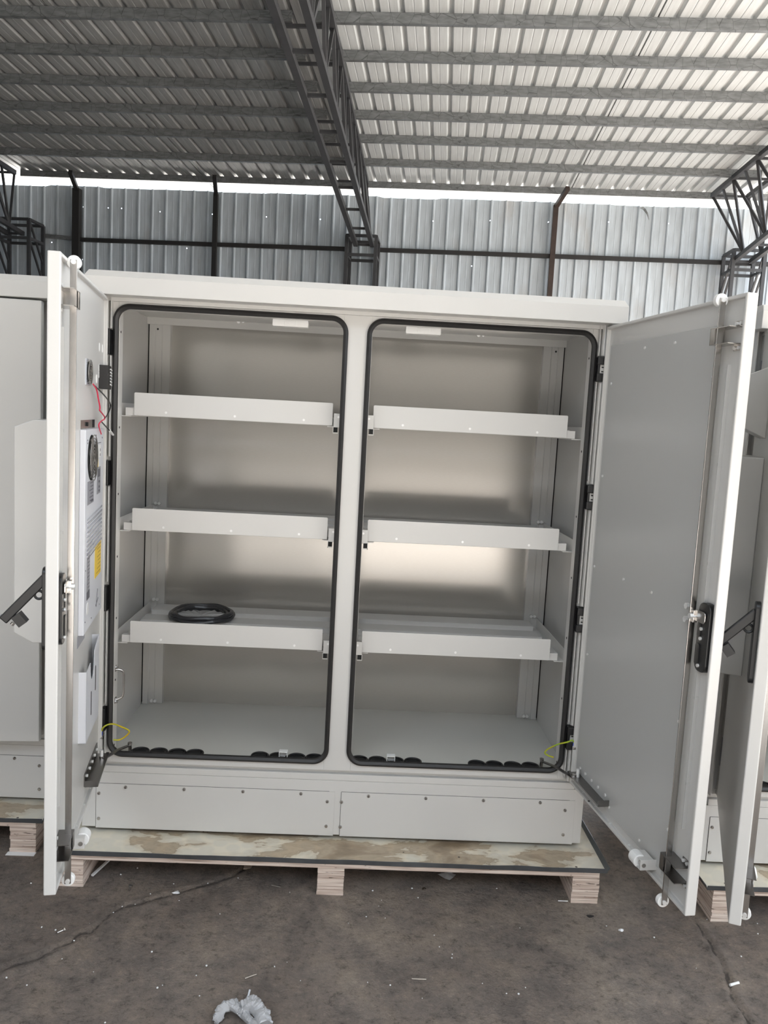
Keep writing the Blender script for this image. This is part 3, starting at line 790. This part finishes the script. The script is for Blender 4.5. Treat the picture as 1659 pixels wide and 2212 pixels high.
        out = [(0.405, 0.635), (0.405, 0.850), (0.335, 0.857)]
        for i in range(9):
            a = PI*i/8; out.append((0.300+0.035*math.cos(a), 0.855-0.058*math.sin(a)))
        out += [(0.262, 0.875), (0.180, 0.900), (0.170, 0.900), (0.170, 0.635)]
        prism(bm, out, O(f1-0.0015), O(f1), 'y')
        bo(bm, 0.4035, 0.405, -0.012, f1, 0.635, 0.850); bo(bm, 0.170, 0.1715, -0.012, f1, 0.635, 0.90); bo(bm, 0.170, 0.405, -0.012, f1, 0.635, 0.637)
        obj('document_pocket', bm, ACW, dr)
        bm = B(); rp(bm, 0.315, 0.325, f1, f1+0.0006, 0.690, 0.765, 0.005); rp(bm, 0.235, 0.245, f1, f1+0.0006, 0.740, 0.820, 0.005); scatter('pocket_slot', bm, HOLE, dr)
        bm = B(); rp(bm, 0.32, 0.44, -0.012, -0.0105, 0.93, 0.964, 0.001); obj('grey_patch', bm, PLATE, dr)
    if hood:
        # rain hood of the cooling unit on the outside of the door
        bm = B(); t0, t1, z0, z1 = 0.085, 0.432, 0.945, 1.572; oa, ob = -0.132, -0.182
        v = []
        for o_, ins in ((-0.030, 0), (oa, 0), (ob, 0.022)):
            v.append([bm.verts.new((t, O(o_), z)) for t, z in ((t0+ins, z0+ins*1.4), (t1-0*ins, z0+ins*1.4), (t1-0*ins, z1-ins), (t0+ins, z1-ins))])
        for a, b in ((0, 1), (1, 2)):
            for i in range(4): bm.faces.new((v[a][i], v[a][(i+1) % 4], v[b][(i+1) % 4], v[b][i]))
        bm.faces.new(v[2]); bm.faces.new(v[0][::-1])
        obj('rain_hood', bm, PAINT, dr, bevel=0.003)
        bm = B(); v = []
        for o_, zz0, zz1 in ((-0.030, 1.625, 1.830), (-0.095, 1.655, 1.800)): v.append([bm.verts.new((t, O(o_), z)) for t, z in ((0.20, zz0), (0.40, zz0), (0.40, zz1), (0.20, zz1))])
        for i in range(4): bm.faces.new((v[0][i], v[0][(i+1) % 4], v[1][(i+1) % 4], v[1][i]))
        bm.faces.new(v[1]); bm.faces.new(v[0][::-1]); obj('fan_hood', bm, PAINT, dr, bevel=0.002)
    return dr


def make_cabinet(label, loc, rotz, aL, aR, main=True, stays=(True, True)):
    root = thing('battery_cabinet', label, 'cabinet', loc, rotz, 'grey outdoor cabinets in a row')
    D, WI = 0.566, 0.824
    # front frame plate around both openings
    bm = B()
    for x0, x1 in ((-0.815, -0.786), (-0.047, 0.047), (0.786, 0.815)): bx(bm, x0, x1, 0, 0.003, 0.385, 1.975)
    for x0, x1 in ((-0.786, -0.047), (0.047, 0.786)):
        bx(bm, x0, x1, 0, 0.003, 1.938, 1.975); bx(bm, x0, x1, 0, 0.003, 0.385, 0.424)
    # returns of the openings
    for x in (-0.7865, -0.0475, 0.0465, 0.7855): bx(bm, x, x+0.002, 0.003, 0.046, 0.424, 1.938)
    for x0, x1 in ((-0.785, -0.048), (0.048, 0.785)): bx(bm, x0, x1, 0.003, 0.03, 1.937, 1.939)
    obj('front_frame', bm, PAINT, root, bevel=0.0012)
    for x0, x1 in ((-0.802, -0.031), (0.031, 0.802)):
        bm = B(); a = rrect(x0, x1, 0.409, 1.9545, 0.055, 10); c = rrect(x0+0.0165, x1-0.0165, 0.4255, 1.938, 0.0385, 10)
        rings = [[bm.verts.new((p[0], y, p[1])) for p in q] for q, y in ((a, 0.0), (a, -0.009), ([((p[0]+r[0])/2, (p[1]+r[1])/2) for p, r in zip(a, c)], -0.0145), (c, -0.009), (c, 0.004))]
        n = len(a)
        for i in range(4):
            for j in range(n): bm.faces.new((rings[i][j], rings[i][(j+1) % n], rings[i+1][(j+1) % n], rings[i+1][j]))
        obj('door_seal', bm, RUBBER, root, smooth=True)
    # rain gutter flange and body
    bm = B()
    for s in (-1, 1):
        bx(bm, s*0.815, s*0.820, -0.010, 0.020, 0.385, 1.975); bx(bm, s*0.820, s*0.85, 0.017, 0.020, 0.348, 1.975); bx(bm, s*0.843, s*0.848, -0.006, 0.017, 0.385, 1.975)
        bx(bm, s*0.847, s*0.850, 0.020, 0.62, 0.348, 1.975)
    bx(bm, -0.85, 0.85, 0.617, 0.620, 0.348, 1.975); bx(bm, -0.85, 0.85, 0.003, 0.62, 1.986, 1.99)
    obj('body_shell', bm, PAINT, root, bevel=0.001)
    bm = B(); bx(bm, -0.85, 0.85, -0.001, 0.02, 0.349, 0.372); bx(bm, -0.85, 0.85, 0.014, 0.02, 0.372, 0.386); bx(bm, -0.85, 0.85, 0.02, 0.6, 0.349, 0.360); obj('sill', bm, PAINT, root, bevel=0.001)
    # canopy
    bm = B()
    poly = [(-0.082, 1.972), (-0.082, 2.027), (-0.060, 2.049), (0.62, 2.052), (0.64, 2.027), (0.64, 1.972)]
    rg = []
    for (y, z) in poly:
        w = 0.875 if z < 2.04 else 0.866; rg.append((bm.verts.new((-w, y, z)), bm.verts.new((w, y, z))))
    for i in range(6): bm.faces.new((rg[i][0], rg[i][1], rg[(i+1) % 6][1], rg[(i+1) % 6][0]))
    bm.faces.new([q[0] for q in rg]); bm.faces.new([q[1] for q in rg][::-1])
    obj('roof_canopy', bm, PAINT, root, bevel=0.002)
    bm = B(); bx(bm, -0.83, 0.83, -0.016, 0.0, 1.960, 1.966); bx(bm, -0.83, 0.83, -0.016, -0.012, 1.966, 1.972); obj('drip_rail', bm, PAINT, root)
    # inside skins
    bm = B(); bx(bm, -WI-0.01, WI+0.01, D, D+0.003, 0.40, 1.99); obj('back_panel', bm, PANEL, root)
    for s in (-1, 1):
        bm = B(); bx(bm, s*WI, s*(WI+0.002), 0.02, 0.520, 0.405, 1.985); obj('side_panel', bm, LINER, root)
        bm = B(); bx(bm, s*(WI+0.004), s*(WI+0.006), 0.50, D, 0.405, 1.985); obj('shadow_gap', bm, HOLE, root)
        # rear corner post, folded channel
        bm = B(); q = [(0.821, 0.524), (0.800, 0.524), (0.797, 0.530), (0.775, 0.530), (0.772, 0.536), (0.742, 0.536), (0.742, 0.566), (0.745, 0.566), (0.745, 0.539), (0.774, 0.539), (0.777, 0.533), (0.799, 0.533), (0.802, 0.527), (0.821, 0.527)]
        prism(bm, [(s*a, b) for a, b in q], 0.406, 1.984, 'z')
        obj('rear_post', bm, LINER, root)
        bm = B()
        for z in (1.242, 0.848, 0.420, 1.972):
            for x in (0.782, 0.768): cyl(bm, (s*x, 0.528, z), (s*x, 0.518, z), 0.0065, 6)
        scatter('post_bolt', bm, SCREW, root)
        bm = B()
        for z in (1.865, 1.55, 1.325, 1.11, 0.895, 0.675, 0.44): cyl(bm, (s*0.7844, 0.020, z), (s*0.7838, 0.020, z), 0.004, 12)
        for z in (1.93, 0.77): cyl(bm, (s*0.79, 0.5295, z), (s*0.79, 0.5285, z), 0.004, 10)
        scatter('frame_hole', bm, HOLE, root)
    bm = B(); bx(bm, -WI, WI, 0.004, D, 1.985, 1.988); bx(bm, -WI, WI, 0.50, 0.505, 1.945, 1.985); bx(bm, -0.045, 0.045, 0.03, 0.032, 0.41, 1.985); obj('inner_ceiling', bm, LINER, root)
    bm = B()
    for x in (-0.47, -0.02+0.0, 0.47): cyl(bm, (x, 0.495, 1.972), (x, 0.488, 1.972), 0.007, 6); cyl(bm, (x+0.018, 0.495, 1.972), (x+0.018, 0.488, 1.972), 0.005, 6)
    scatter('ceiling_bolt', bm, SCREW, root)
    bm = B(); bx(bm, -WI, WI, 0.004, D, 0.401, 0.405); obj('cabinet_floor', bm, FLOORP, root)
    bm = B()
    for x in (-0.701, -0.636, -0.571, -0.508, -0.277, -0.212, -0.146, -0.082, 0.078, 0.143, 0.208, 0.272, 0.503, 0.567, 0.634, 0.698):
        g = B(); tube(g, [(x+0.029*math.cos(a), 0.050+0.029*math.sin(a), 0.408) for a in [2*PI*i/28 for i in range(28)]], 0.0032, 8, True); cyl(g, (x, 0.05, 0.4052), (x, 0.05, 0.4056), 0.0275, 28)
        gl = obj('cable_grommet', g, RUBBER, root, smooth=True)
        h = B(); cyl(h, (x, 0.05, 0.4058), (x, 0.05, 0.4062), 0.020, 24); obj('grommet_hole', h, HOLE, gl)
    bm.free()
    # shelves
    for z1 in (1.670, 1.275, 0.877):
        z0 = z1-0.077
        for s in (-1, 1):
            bm = B(); xa, xb = (-0.747, -0.073) if s < 0 else (0.066, 0.739)
            for (ya, yb) in ((0.43, 0.53), (0.27, 0.36), (0.10, 0.19)):
                poly = [(ya, z0+0.030), (ya+0.012, z0+0.032), (ya+0.012, z0+0.018), (yb-0.012, z0+0.018), (yb-0.012, z0+0.032), (yb, z0+0.030), (yb, z0+0.028), (yb-0.014, z0+0.016), (ya+0.014, z0+0.016), (ya, z0+0.028)]
                bx(bm, xa-0.02, xb+0.02, ya, yb, z0+0.026, z0+0.028); bx(bm, xa-0.02, xb+0.02, ya, ya+0.002, z0+0.002, z0+0.026); bx(bm, xa-0.02, xb+0.02, yb-0.002, yb, z0+0.002, z0+0.026)
            for xr, q in ((s*0.795, -s), (s*0.052, s)):
                y0_ = 0.062
                bx(bm, xr, xr+q*0.002, y0_, 0.53, z0-0.005, z0+0.040); bx(bm, xr, xr+q*0.038, y0_, 0.53, z0-0.005, z0-0.002)
            bx(bm, xa-0.03 if s < 0 else xa, xb if s < 0 else xb+0.03, 0.064, 0.085, z0-0.001, z0+0.025)
            sh = obj('shelf', bm, PAINT, root)
            bm = B(); prism(bm, rrect(xa, xb, z0, z1, 0.004, 3), 0.058, 0.0605, 'y'); obj('front_lip', bm, PAINT, sh, bevel=0.0008)
            bm = B()
            xs_ = (-0.639, -0.406, -0.171) if s < 0 else (0.169, 0.401, 0.635)
            for x in xs_: cyl(bm, (x, 0.058, z0+0.014), (x, 0.0562, z0+0.014), 0.0042, 12)
            scatter('rivet', bm, SCREW, sh)
            # centre support bracket with hook and tail
            bm = B(); xm = s*0.056
            bx(bm, xm-0.012, xm+0.012, 0.040, 0.043, z0-0.005, z0+0.042); bx(bm, xm-0.012*s-0.003*s, xm-0.012*s, 0.040, 0.060, z0-0.005, z0+0.042)
            obj('centre_bracket', bm, PAINT, sh, bevel=0.001)
            bm = B(); bx(bm, xm-0.002*s, xm+0.012*s, 0.042, 0.048, z0-0.022, z0-0.005); obj('bracket_notch', bm, HOLE, sh)
            bm = B(); bx(bm, xm-0.016*s, xm-0.008*s, 0.040, 0.0425, z0-0.078, z0-0.012); bx(bm, xm-0.004*s, xm+0.014*s, 0.0405, 0.042, z0-0.026, z0-0.0225); bx(bm, xm+0.012*s, xm+0.014*s, 0.0405, 0.042, z0-0.026, z0-0.003); obj('bracket_tail', bm, PAINT, sh)
            bm = B(); cyl(bm, (xm-0.004*s, 0.040, z0+0.030), (xm-0.004*s, 0.0385, z0+0.030), 0.004, 10); scatter('bracket_screw', bm, SCREW, sh)
    # lamps
    for x0, x1 in ((-0.289, -0.168), (0.161, 0.281)):
        bm = B(); prism(bm, rrect(x0, x1, 1.917, 1.941, 0.004, 4), 0.050, 0.085, 'y'); lp = obj('interior_lamp', bm, NYLON, root, bevel=0.0015)
        bm = B(); xm = (x0+x1)/2; bx(bm, xm-0.020, xm+0.022, 0.0485, 0.050, 1.920, 1.938); obj('lamp_lens', bm, NYLON, lp, bevel=0.001)
        bm = B(); cyl(bm, (xm-0.006, 0.0485, 1.929), (xm-0.006, 0.046, 1.929), 0.005, 12); obj('motion_sensor', bm, NYLON, lp)
        bm = B(); bx(bm, x0+0.002, x1-0.002, 0.052, 0.084, 1.9412, 1.944); obj('lamp_gap', bm, HOLE, lp)
    for x0 in (-0.208, 0.176):
        bm = B(); bx(bm, x0, x0+0.030, 0.030, 0.055, 0.430, 0.432); bx(bm, x0, x0+0.002, 0.030, 0.055, 0.405, 0.430); bx(bm, x0+0.028, x0+0.030, 0.030, 0.055, 0.405, 0.430); bx(bm, x0, x0+0.030, 0.053, 0.055, 0.405, 0.432)
        obj('floor_clip', bm, NYLON, root)
    # pull handle on the left inner flange
    bm = B(); tube(bm, smooth_path([(-0.783, 0.020, 0.712), (-0.772, 0.024, 0.711), (-0.760, 0.030, 0.700), (-0.759, 0.032, 0.66), (-0.760, 0.030, 0.618), (-0.772, 0.024, 0.606), (-0.783, 0.020, 0.605)], 5), 0.0042, 8)
    h_ = obj('latch_bar', bm, STEEL, root, smooth=True)
    bm = B(); bx(bm, -0.7845, -0.782, 0.012, 0.030, 0.592, 0.612); bx(bm, -0.7845, -0.782, 0.012, 0.030, 0.706, 0.726); cyl(bm, (-0.782, 0.02, 0.72), (-0.776, 0.02, 0.72), 0.006, 6); cyl(bm, (-0.782, 0.02, 0.597), (-0.776, 0.02, 0.597), 0.006, 6); scatter('latch_foot', bm, STEEL, h_)
    # rolled rain gutters beside the openings
    for s in (-1, 1):
        zs = [(1.975, 1.872), (1.784, 1.443), (1.354, 1.019), (0.927, 0.592), (0.505, 0.388)]
        for z1, z0 in zs:
            bm = B(); prism(bm, [(s*(0.8195+0.0065*math.cos(a)), -0.004-0.020*max(0, math.sin(a))) for a in [PI*i/10 for i in range(11)]], z0, z1, 'z'); bx(bm, s*0.8035, s*0.8065, -0.022, 0.0, z0+(0.010 if z1 < 1.9 else 0), z1)
            obj('rain_gutter', bm, PAINT, root, bevel=0.0006)
    # hinges
    for s in (-1, 1):
        if (aL if s < 0 else aR) < 0.5: continue
        for z1, z0 in ((1.869, 1.787), (1.440, 1.357), (1.016, 0.930), (0.589, 0.508)):
            bm = B()
            if s > 0:
                bx(bm, 0.800, 0.826, -0.036, 0.0, z1-0.027, z1); bx(bm, 0.800, 0.826, -0.036, 0.0, z0, z0+0.027); bx(bm, 0.803, 0.811, -0.030, 0.0, z0, z1)
            else: bx(bm, -0.826, -0.803, -0.036, 0.0, z0, z1)
            hg = obj('hinge', bm, BLACKP, root, bevel=0.003)
            if s > 0:
                bm = B(); bx(bm, 0.811, 0.826, -0.026, -0.002, z0+0.027, z1-0.027); cc = obj('hinge_core', bm, PAINT, hg)
                bm = B(); zc = (z0+z1)/2; bx(bm, 0.816, 0.824, -0.0265, -0.026, zc+0.004, zc+0.008); bx(bm, 0.816, 0.824, -0.0265, -0.026, zc-0.010, zc-0.006); scatter('hinge_slot', bm, HOLE, hg)
            else:
                bm = B(); bx(bm, -0.8265, -0.8225, -0.030, -0.002, z0-0.010, z1+0.010); obj('hinge_core', bm, PLATE, hg)
    # plinth with cover plates
    bm = B(); bx(bm, -0.887, 0.887, 0.0, 0.003, 0.146, 0.348)
    for s in (-1, 1): bx(bm, s*0.884, s*0.887, 0.003, 0.62, 0.146, 0.348)
    bx(bm, -0.884, 0.884, 0.617, 0.62, 0.146, 0.348); bx(bm, -0.884, 0.884, 0.003, 0.617, 0.345, 0.348)
    pl = obj('plinth', bm, PAINT, root, bevel=0.0015)
    for x0, x1 in ((-0.838, -0.002), (0.021, 0.857)):
        bm = B(); bx(bm, x0, x1, -0.0025, -0.0002, 0.143, 0.307); obj('plinth_cover', bm, PAINT, pl, bevel=0.0006)
        bm = B(); bx(bm, x0-0.0012, x0, -0.0012, -0.0002, 0.146, 0.307); bx(bm, x0, x1-0.02, -0.0012, -0.0002, 0.307, 0.3078); obj('plinth_seam', bm, HOLE, pl)
        xs_ = [x0+0.010, x0+0.010, x0+0.810, x0+0.801]; off = x0+0.838
        bm = B()
        scr = [(-0.828+off*0.99, 0.270), (-0.828+off*0.99, 0.177), (-0.028+off*0.99, 0.270), (-0.028+off*0.99, 0.178)]+[(x+off*0.993, 0.2955) for x in (-0.736, -0.532, -0.326, -0.122)]
        for x, z in scr:
            cyl(bm, (x, -0.0025, z), (x, -0.0065, z), 0.0065, 14, 0.004)
        scatter('plinth_screw', bm, STEEL, pl)
    # doors
    dl = make_door(root, -1, aL, hood=True, unit=main, hxo=0.845 if aL < 0.5 else None)
    dr = make_door(root, 1, aR, liner=True, handle_open=False, hxo=0.845 if aR < 0.5 else 0.818)
    if main:
        # door stay bars
        for s, an in ((-1, aL), (1, aR)):
            dx, dy = -s*math.cos(an), -math.sin(an)
            nrm = Vector((-s*math.sin(an), s*math.cos(an)*1.0, 0)); nrm = nrm if nrm.x*s < 0 else -nrm
            p1 = Vector((s*0.8077+dx*0.085, -0.04+dy*0.085, 0.447))+nrm*0.012
            p0 = Vector((s*0.735, 0.040, 0.432))
            bm = B(); mid = p0+(p1-p0)*0.45+Vector((0, 0, 0.006)); bar(bm, p0, mid, 0.014, 0.003); bar(bm, mid, p1, 0.014, 0.003)
            st = obj('door_stay', bm, DSTEEL, root)
            bm = B(); cyl(bm, p0+Vector((0, 0, -0.02)), p0+Vector((0, 0, 0.008)), 0.006, 10); cyl(bm, p0+Vector((0, 0, 0.002)), p0+Vector((0, 0, 0.010)), 0.008, 6); cyl(bm, p1+Vector((0, 0, 0.0)), p1+Vector((0, 0, 0.014)), 0.008, 6); scatter('stay_bolt', bm, STEEL, st)
        # earth leads
        for pts, cr_ in (([(219, 1581, -0.045), (222, 1573, -0.05), (231, 1566, -0.05), (245, 1564, -0.03), (262, 1570, 0.0), (279, 1579, 0.02), (272, 1590, 0.025), (258, 1598, 0.02), (243, 1598, 0.010)], 0),
                         ([(1240, 1604, -0.045), (1236, 1599, -0.05), (1226, 1603, -0.05), (1205, 1608, -0.02), (1184, 1618, 0.01), (1177, 1626, 0.02), (1184, 1632, 0.02), (1196, 1636, 0.010)], 1)):
            P = [ray_y(*p)+Vector((0, 0, 0)) for p in pts]
            bm = B(); tube(bm, smooth_path(P, 6), 0.0027, 8); w_ = obj('earth_lead', bm, YW, root, smooth=True)
            bm = B(); cyl(bm, P[0]+Vector((0, 0, 0.008)), P[0]-Vector((0, 0, 0.012)), 0.0042, 10); obj('crimp', bm, BLUE, w_)
            bm = B(); cyl(bm, P[0]-Vector((0.006, 0, 0.020)), P[0]+Vector((0.006, 0, -0.020)), 0.006, 10); cyl(bm, P[0]-Vector((0, 0, 0.012)), P[0]-Vector((0, 0, 0.022)), 0.003, 8); obj('earth_bolt', bm, STEEL, w_)
    return root


make_cabinet('open grey two-door cabinet in the centre, doors swung wide open', (0, 0, 0), 0, 1.4075, 1.7034, True)
make_cabinet('closed grey cabinet at the left edge, behind the left open door', (-1.935, 0.20, 0), 0, 0.0, 0.07, False)
make_cabinet('grey cabinet at the right edge with its left door open', (2.148, -0.085, 0), 0, 1.955, 1.75, False)


# ------------------------------------------------------------------ pallets and trays
def pallet(label, loc):
    root = thing('wooden_pallet', label, 'pallet', (loc[0], loc[1], G0), 0, 'plywood pallets under the cabinets')
    bm = B(); bx(bm, -0.915, 0.915, -0.155, 0.68, 0.096, 0.113); obj('deck', bm, PLY, root, bevel=0.001)
    for x0, x1 in ((-0.915, -0.829), (-0.046, 0.043), (0.824, 0.916)):
        bm = B(); zz = 0.0
        while zz < 0.0955:
            h = min(random.uniform(0.012, 0.020), 0.096-zz); e = random.uniform(-0.0012, 0.0012); bx(bm, x0+random.uniform(-0.0015, 0.0015), x1+random.uniform(-0.0015, 0.0015), -0.155+e, 0.66, zz, zz+h-0.0002); zz += h
        obj('skid', bm, PLY, root)


def tray(label, loc):
    root = thing('metal_tray', label, 'tray', (loc[0], loc[1], 0.127), 0, 'stained sheets on the pallets')
    bm = B(); bx(bm, -0.938, 0.938, -0.157, 0.70, 0.0005, 0.003); obj('sheet', bm, TRAYM, root)
    bm = B(); n = 60
    from mathutils import noise as mn
    a = [(-0.94+1.88*i/n) for i in range(n+1)]
    r0 = [bm.verts.new((x, -0.159+0.0015*mn.noise(Vector((x*6+loc[0], 0, 0))), 0.0)) for x in a]; r1 = [bm.verts.new((x, -0.161+0.005*mn.noise(Vector((x*5+loc[0], 2, 0))), 0.0165+0.003*mn.noise(Vector((x*7+loc[0], 5, 0))))) for x in a]
    for i in range(n): bm.faces.new((r0[i], r0[i+1], r1[i+1], r1[i]))
    for s in (-1, 1):
        e = [(-0.159), 0.0, 0.2, 0.45, 0.70]; q0 = [bm.verts.new((s*0.938, y, 0.0)) for y in e]; q1 = [bm.verts.new((s*(0.944+0.004*random.random()), y, 0.018+0.002*random.random())) for y in e]
        for i in range(4): bm.faces.new((q0[i], q0[i+1], q1[i+1], q1[i]))
    o = obj('upturned_lip', bm, EDGE, root); md = o.modifiers.new('t', 'SOLIDIFY'); md.thickness = 0.002
    return root


for lab, l in (('under the open centre cabinet', (0, 0)), ('under the closed cabinet at the left edge', (-1.98, 0.20)), ('under the cabinet at the right edge', (2.19, -0.08))):
    pallet('layered plywood pallet '+lab, l); tray('cream metal sheet with brown water stains '+lab, l)

# ------------------------------------------------------------------ loose things
root = thing('cable_coil', 'black coiled hose in clear wrapping on the lowest left shelf', 'coil', (-0.55, 0.325, 0.829))
for k, (r, z, m_) in enumerate(((0.118, 0.012, COIL), (0.106, 0.011, COIL), (0.112, 0.024, COIL), (0.098, 0.020, COIL))):
    bm = B(); tube(bm, [(r*math.cos(a)*(1+0.03*math.sin(3*a+k)), r*math.sin(a), z+0.002*math.sin(5*a+k)) for a in [2*PI*i/48 for i in range(48)]], 0.0085, 8, True); obj('hose_turn', bm, m_, root, smooth=True)
bm = B()
ring = []
for i in range(49):
    a = 2*PI*(i % 48)/48; ring.append((0.088*math.cos(a), 0.086*math.sin(a)))
v0 = bm.verts.new((0, 0, 0.013)); vs = [bm.verts.new((x*(1+0.05*random.random()), y*(1+0.05*random.random()), 0.008+0.008*random.random())) for x, y in ring[:48]]
vm = [bm.verts.new((x*0.5, y*0.5, 0.008+0.007*random.random())) for x, y in ring[:48]]
for i in range(48):
    bm.faces.new((vs[i], vs[(i+1) % 48], vm[(i+1) % 48], vm[i])); bm.faces.new((vm[i], vm[(i+1) % 48], v0))
obj('plastic_wrap', bm, COILW, root, smooth=True)

# crumpled clear plastic at the bottom of the picture
gx, gy = ray_ground(520, 2198)
root = thing('plastic_bag', 'crumpled clear plastic bag scrap lying on the floor', 'plastic bag', (gx, gy, G0))
from mathutils import noise as mn_
for (pts, r, sd_) in (([(-0.060, -0.03, 0.008), (-0.052, 0.0, 0.016), (-0.030, 0.012, 0.020), (-0.005, 0.002, 0.018), (0.02, -0.02, 0.014), (0.05, -0.045, 0.01)], 0.0105, 1),
                      ([(-0.045, 0.022, 0.012), (-0.030, 0.018, 0.022), (-0.012, 0.016, 0.018)], 0.010, 2), ([(0.005, 0.004, 0.020), (0.025, 0.012, 0.028), (0.050, -0.005, 0.022), (0.062, -0.04, 0.012)], 0.019, 3)):
    bm = B(); tube(bm, smooth_path(pts, 14), r, 22)
    for v in bm.verts:
        n = mn_.noise(v.co*70+Vector((sd_*5, 0, 0)))*0.011+abs(mn_.noise(v.co*150))*0.008
        v.co += v.co.normalized()*n; v.co.z = max(0.001, v.co.z)
    obj('crumple', bm, BAG, root, smooth=False)
bm = B(); bar(bm, (0.012, 0.012, 0.03), (0.018, 0.035, 0.055), 0.005, 0.001); obj('twist_tail', bm, BAG, root)


def debris(name, u, v, label, cat, build, m_, group=None):
    x, y = ray_ground(u, v); bm = B(); build(bm); return tag(obj(name, bm, m_, loc=(x, y, G0)), label, cat, group)


def rod_(L, r, ang, h=0.003):
    def f(bm): cyl(bm, (-L/2*math.cos(ang), -L/2*math.sin(ang), h), (L/2*math.cos(ang), L/2*math.sin(ang), h), r, 8)
    return f


def flake(s, seed, h=0.004):
    def f(bm):
        q = random.Random(seed); n = 9; c = bm.verts.new((0, 0, h+0.003)); ring_ = [bm.verts.new((s*(0.7+0.5*q.random())*math.cos(2*PI*i/n), s*0.7*(0.7+0.5*q.random())*math.sin(2*PI*i/n), 0.001+h*q.random())) for i in range(n)]
        for i in range(n): bm.faces.new((ring_[i], ring_[(i+1) % n], c))
        bm.faces.new(ring_[::-1])
    return f


debris('paper_scrap', 381, 1930, 'white torn scrap beside the long crack left of centre', 'scrap', flake(0.014, 4), PAPER)
debris('paper_scrap', 1341, 2011, 'small white scrap on the floor below the right open door', 'scrap', flake(0.009, 5), PAPER)
debris('screw', 279, 1924, 'small bright screw standing near the left pallet skid', 'screw', lambda bm: (cyl(bm, (0, 0, 0), (0.004, 0.002, 0.014), 0.004, 8), cyl(bm, (0.004, 0.002, 0.014), (0.005, 0.003, 0.018), 0.007, 10)), STEEL)
debris('screw', 131, 2013, 'small steel screw lying at the left of the floor', 'screw', lambda bm: (cyl(bm, (-0.008, -0.008, 0.003), (0.006, 0.006, 0.003), 0.0028, 8), cyl(bm, (0.006, 0.006, 0.003), (0.009, 0.009, 0.003), 0.006, 10)), STEEL)
debris('steel_pin', 541, 2111, 'long thin steel pin lying tilted on the floor left of centre', 'pin', rod_(0.036, 0.0022, 0.55), STEEL)
debris('steel_pin', 905, 2117, 'thin steel pin lying level on the floor in front of the cabinet', 'pin', rod_(0.042, 0.0020, -0.02), STEEL)
debris('steel_pin', 1216, 1948, 'thin pin beside the right pallet skid', 'pin', rod_(0.034, 0.0016, 0.0), NYLON)
debris('steel_pin', 596, 1916, 'very thin wire piece on the floor behind the long crack', 'pin', rod_(0.034, 0.0010, -0.3), STEEL)
debris('tube_piece', 1586, 2128, 'short white and blue tube on the floor at the right edge', 'tube', rod_(0.034, 0.0040, 0.35, 0.004), NYLON)
debris('foil_scrap', 916, 1921, 'small shiny foil scrap in front of the pallet centre', 'scrap', flake(0.010, 8, 0.006), STEEL)
debris('dark_chip', 1275, 1980, 'small dark chip on the floor right of the pallet', 'chip', flake(0.014, 9, 0.002), BLKIRON)
debris('wood_chip', 536, 1877, 'small plywood splinter under the front edge of the centre pallet', 'wood chip', lambda bm: bx(bm, -0.016, 0.012, -0.004, 0.02, 0.0, 0.004), PLY)
o = debris('plastic_film', 966, 1893, 'crumpled translucent film under the centre pallet edge', 'plastic film', flake(0.034, 12, 0.012), BAG)
debris('paper_scrap', 45, 1845, 'pale paper strip beside the pallet at the left edge', 'scrap', lambda bm: bx(bm, -0.05, 0.05, -0.012, 0.012, 0.0005, 0.0015), PAPER)
debris('wood_lath', 245, 1848, 'pale thin lath leaning on the floor behind the left pallet skid', 'lath', lambda bm: bar(bm, (-0.03, -0.14, 0.006), (0.05, 0.16, 0.006), 0.008, 0.006), NYLON)
crumbs = [(67, 1909), (90, 2004), (120, 2010), (194, 1996), (134, 2072), (58, 2129), (14, 2113), (160, 2033), (245, 1972), (264, 1959), (292, 1954), (325, 1932), (261, 1890), (297, 1876), (375, 1910),
          (449, 1909), (387, 1946), (514, 1898), (626, 1928), (475, 1975), (328, 2057), (446, 2087), (593, 2089), (424, 2108), (351, 2129), (649, 2119), (431, 2152), (502, 2170), (227, 2210), (753, 1995), (791, 1981),
          (805, 1925), (818, 1958), (824, 1945), (903, 1940), (949, 2046), (938, 2021), (977, 2062), (976, 2070), (1042, 2125), (1094, 2147), (1120, 2148), (1123, 2005), (1073, 1920), (1310, 2001), (1413, 2026),
          (1504, 2092), (1601, 2067), (1637, 2018), (1636, 1996), (1135, 2134), (832, 1984), (843, 2129), (912, 2157), (794, 2123), (620, 2079), (890, 1920), (1527, 1987), (340, 2135), (202, 2100)]
proto = None
for i, (u, v) in enumerate(crumbs):
    x, y = ray_ground(u, v)
    if proto is None:
        bm = B(); bmesh.ops.create_icosphere(bm, subdivisions=1, radius=0.0032)
        for vv in bm.verts: vv.co.z = vv.co.z*0.7+0.0018
        proto = obj('white_crumb', bm, PAPER); o = proto
        tag(o, 'tiny white crumb scattered on the concrete floor', 'crumb', 'white crumbs scattered on the floor')
    else:
        o = proto.copy(); COL.objects.link(o)
    s = random.uniform(0.5, 1.15); o.scale = (s, s*random.uniform(0.6, 1), s); o.location = (x, y, G0); o.rotation_euler = (0, 0, random.uniform(0, 3))
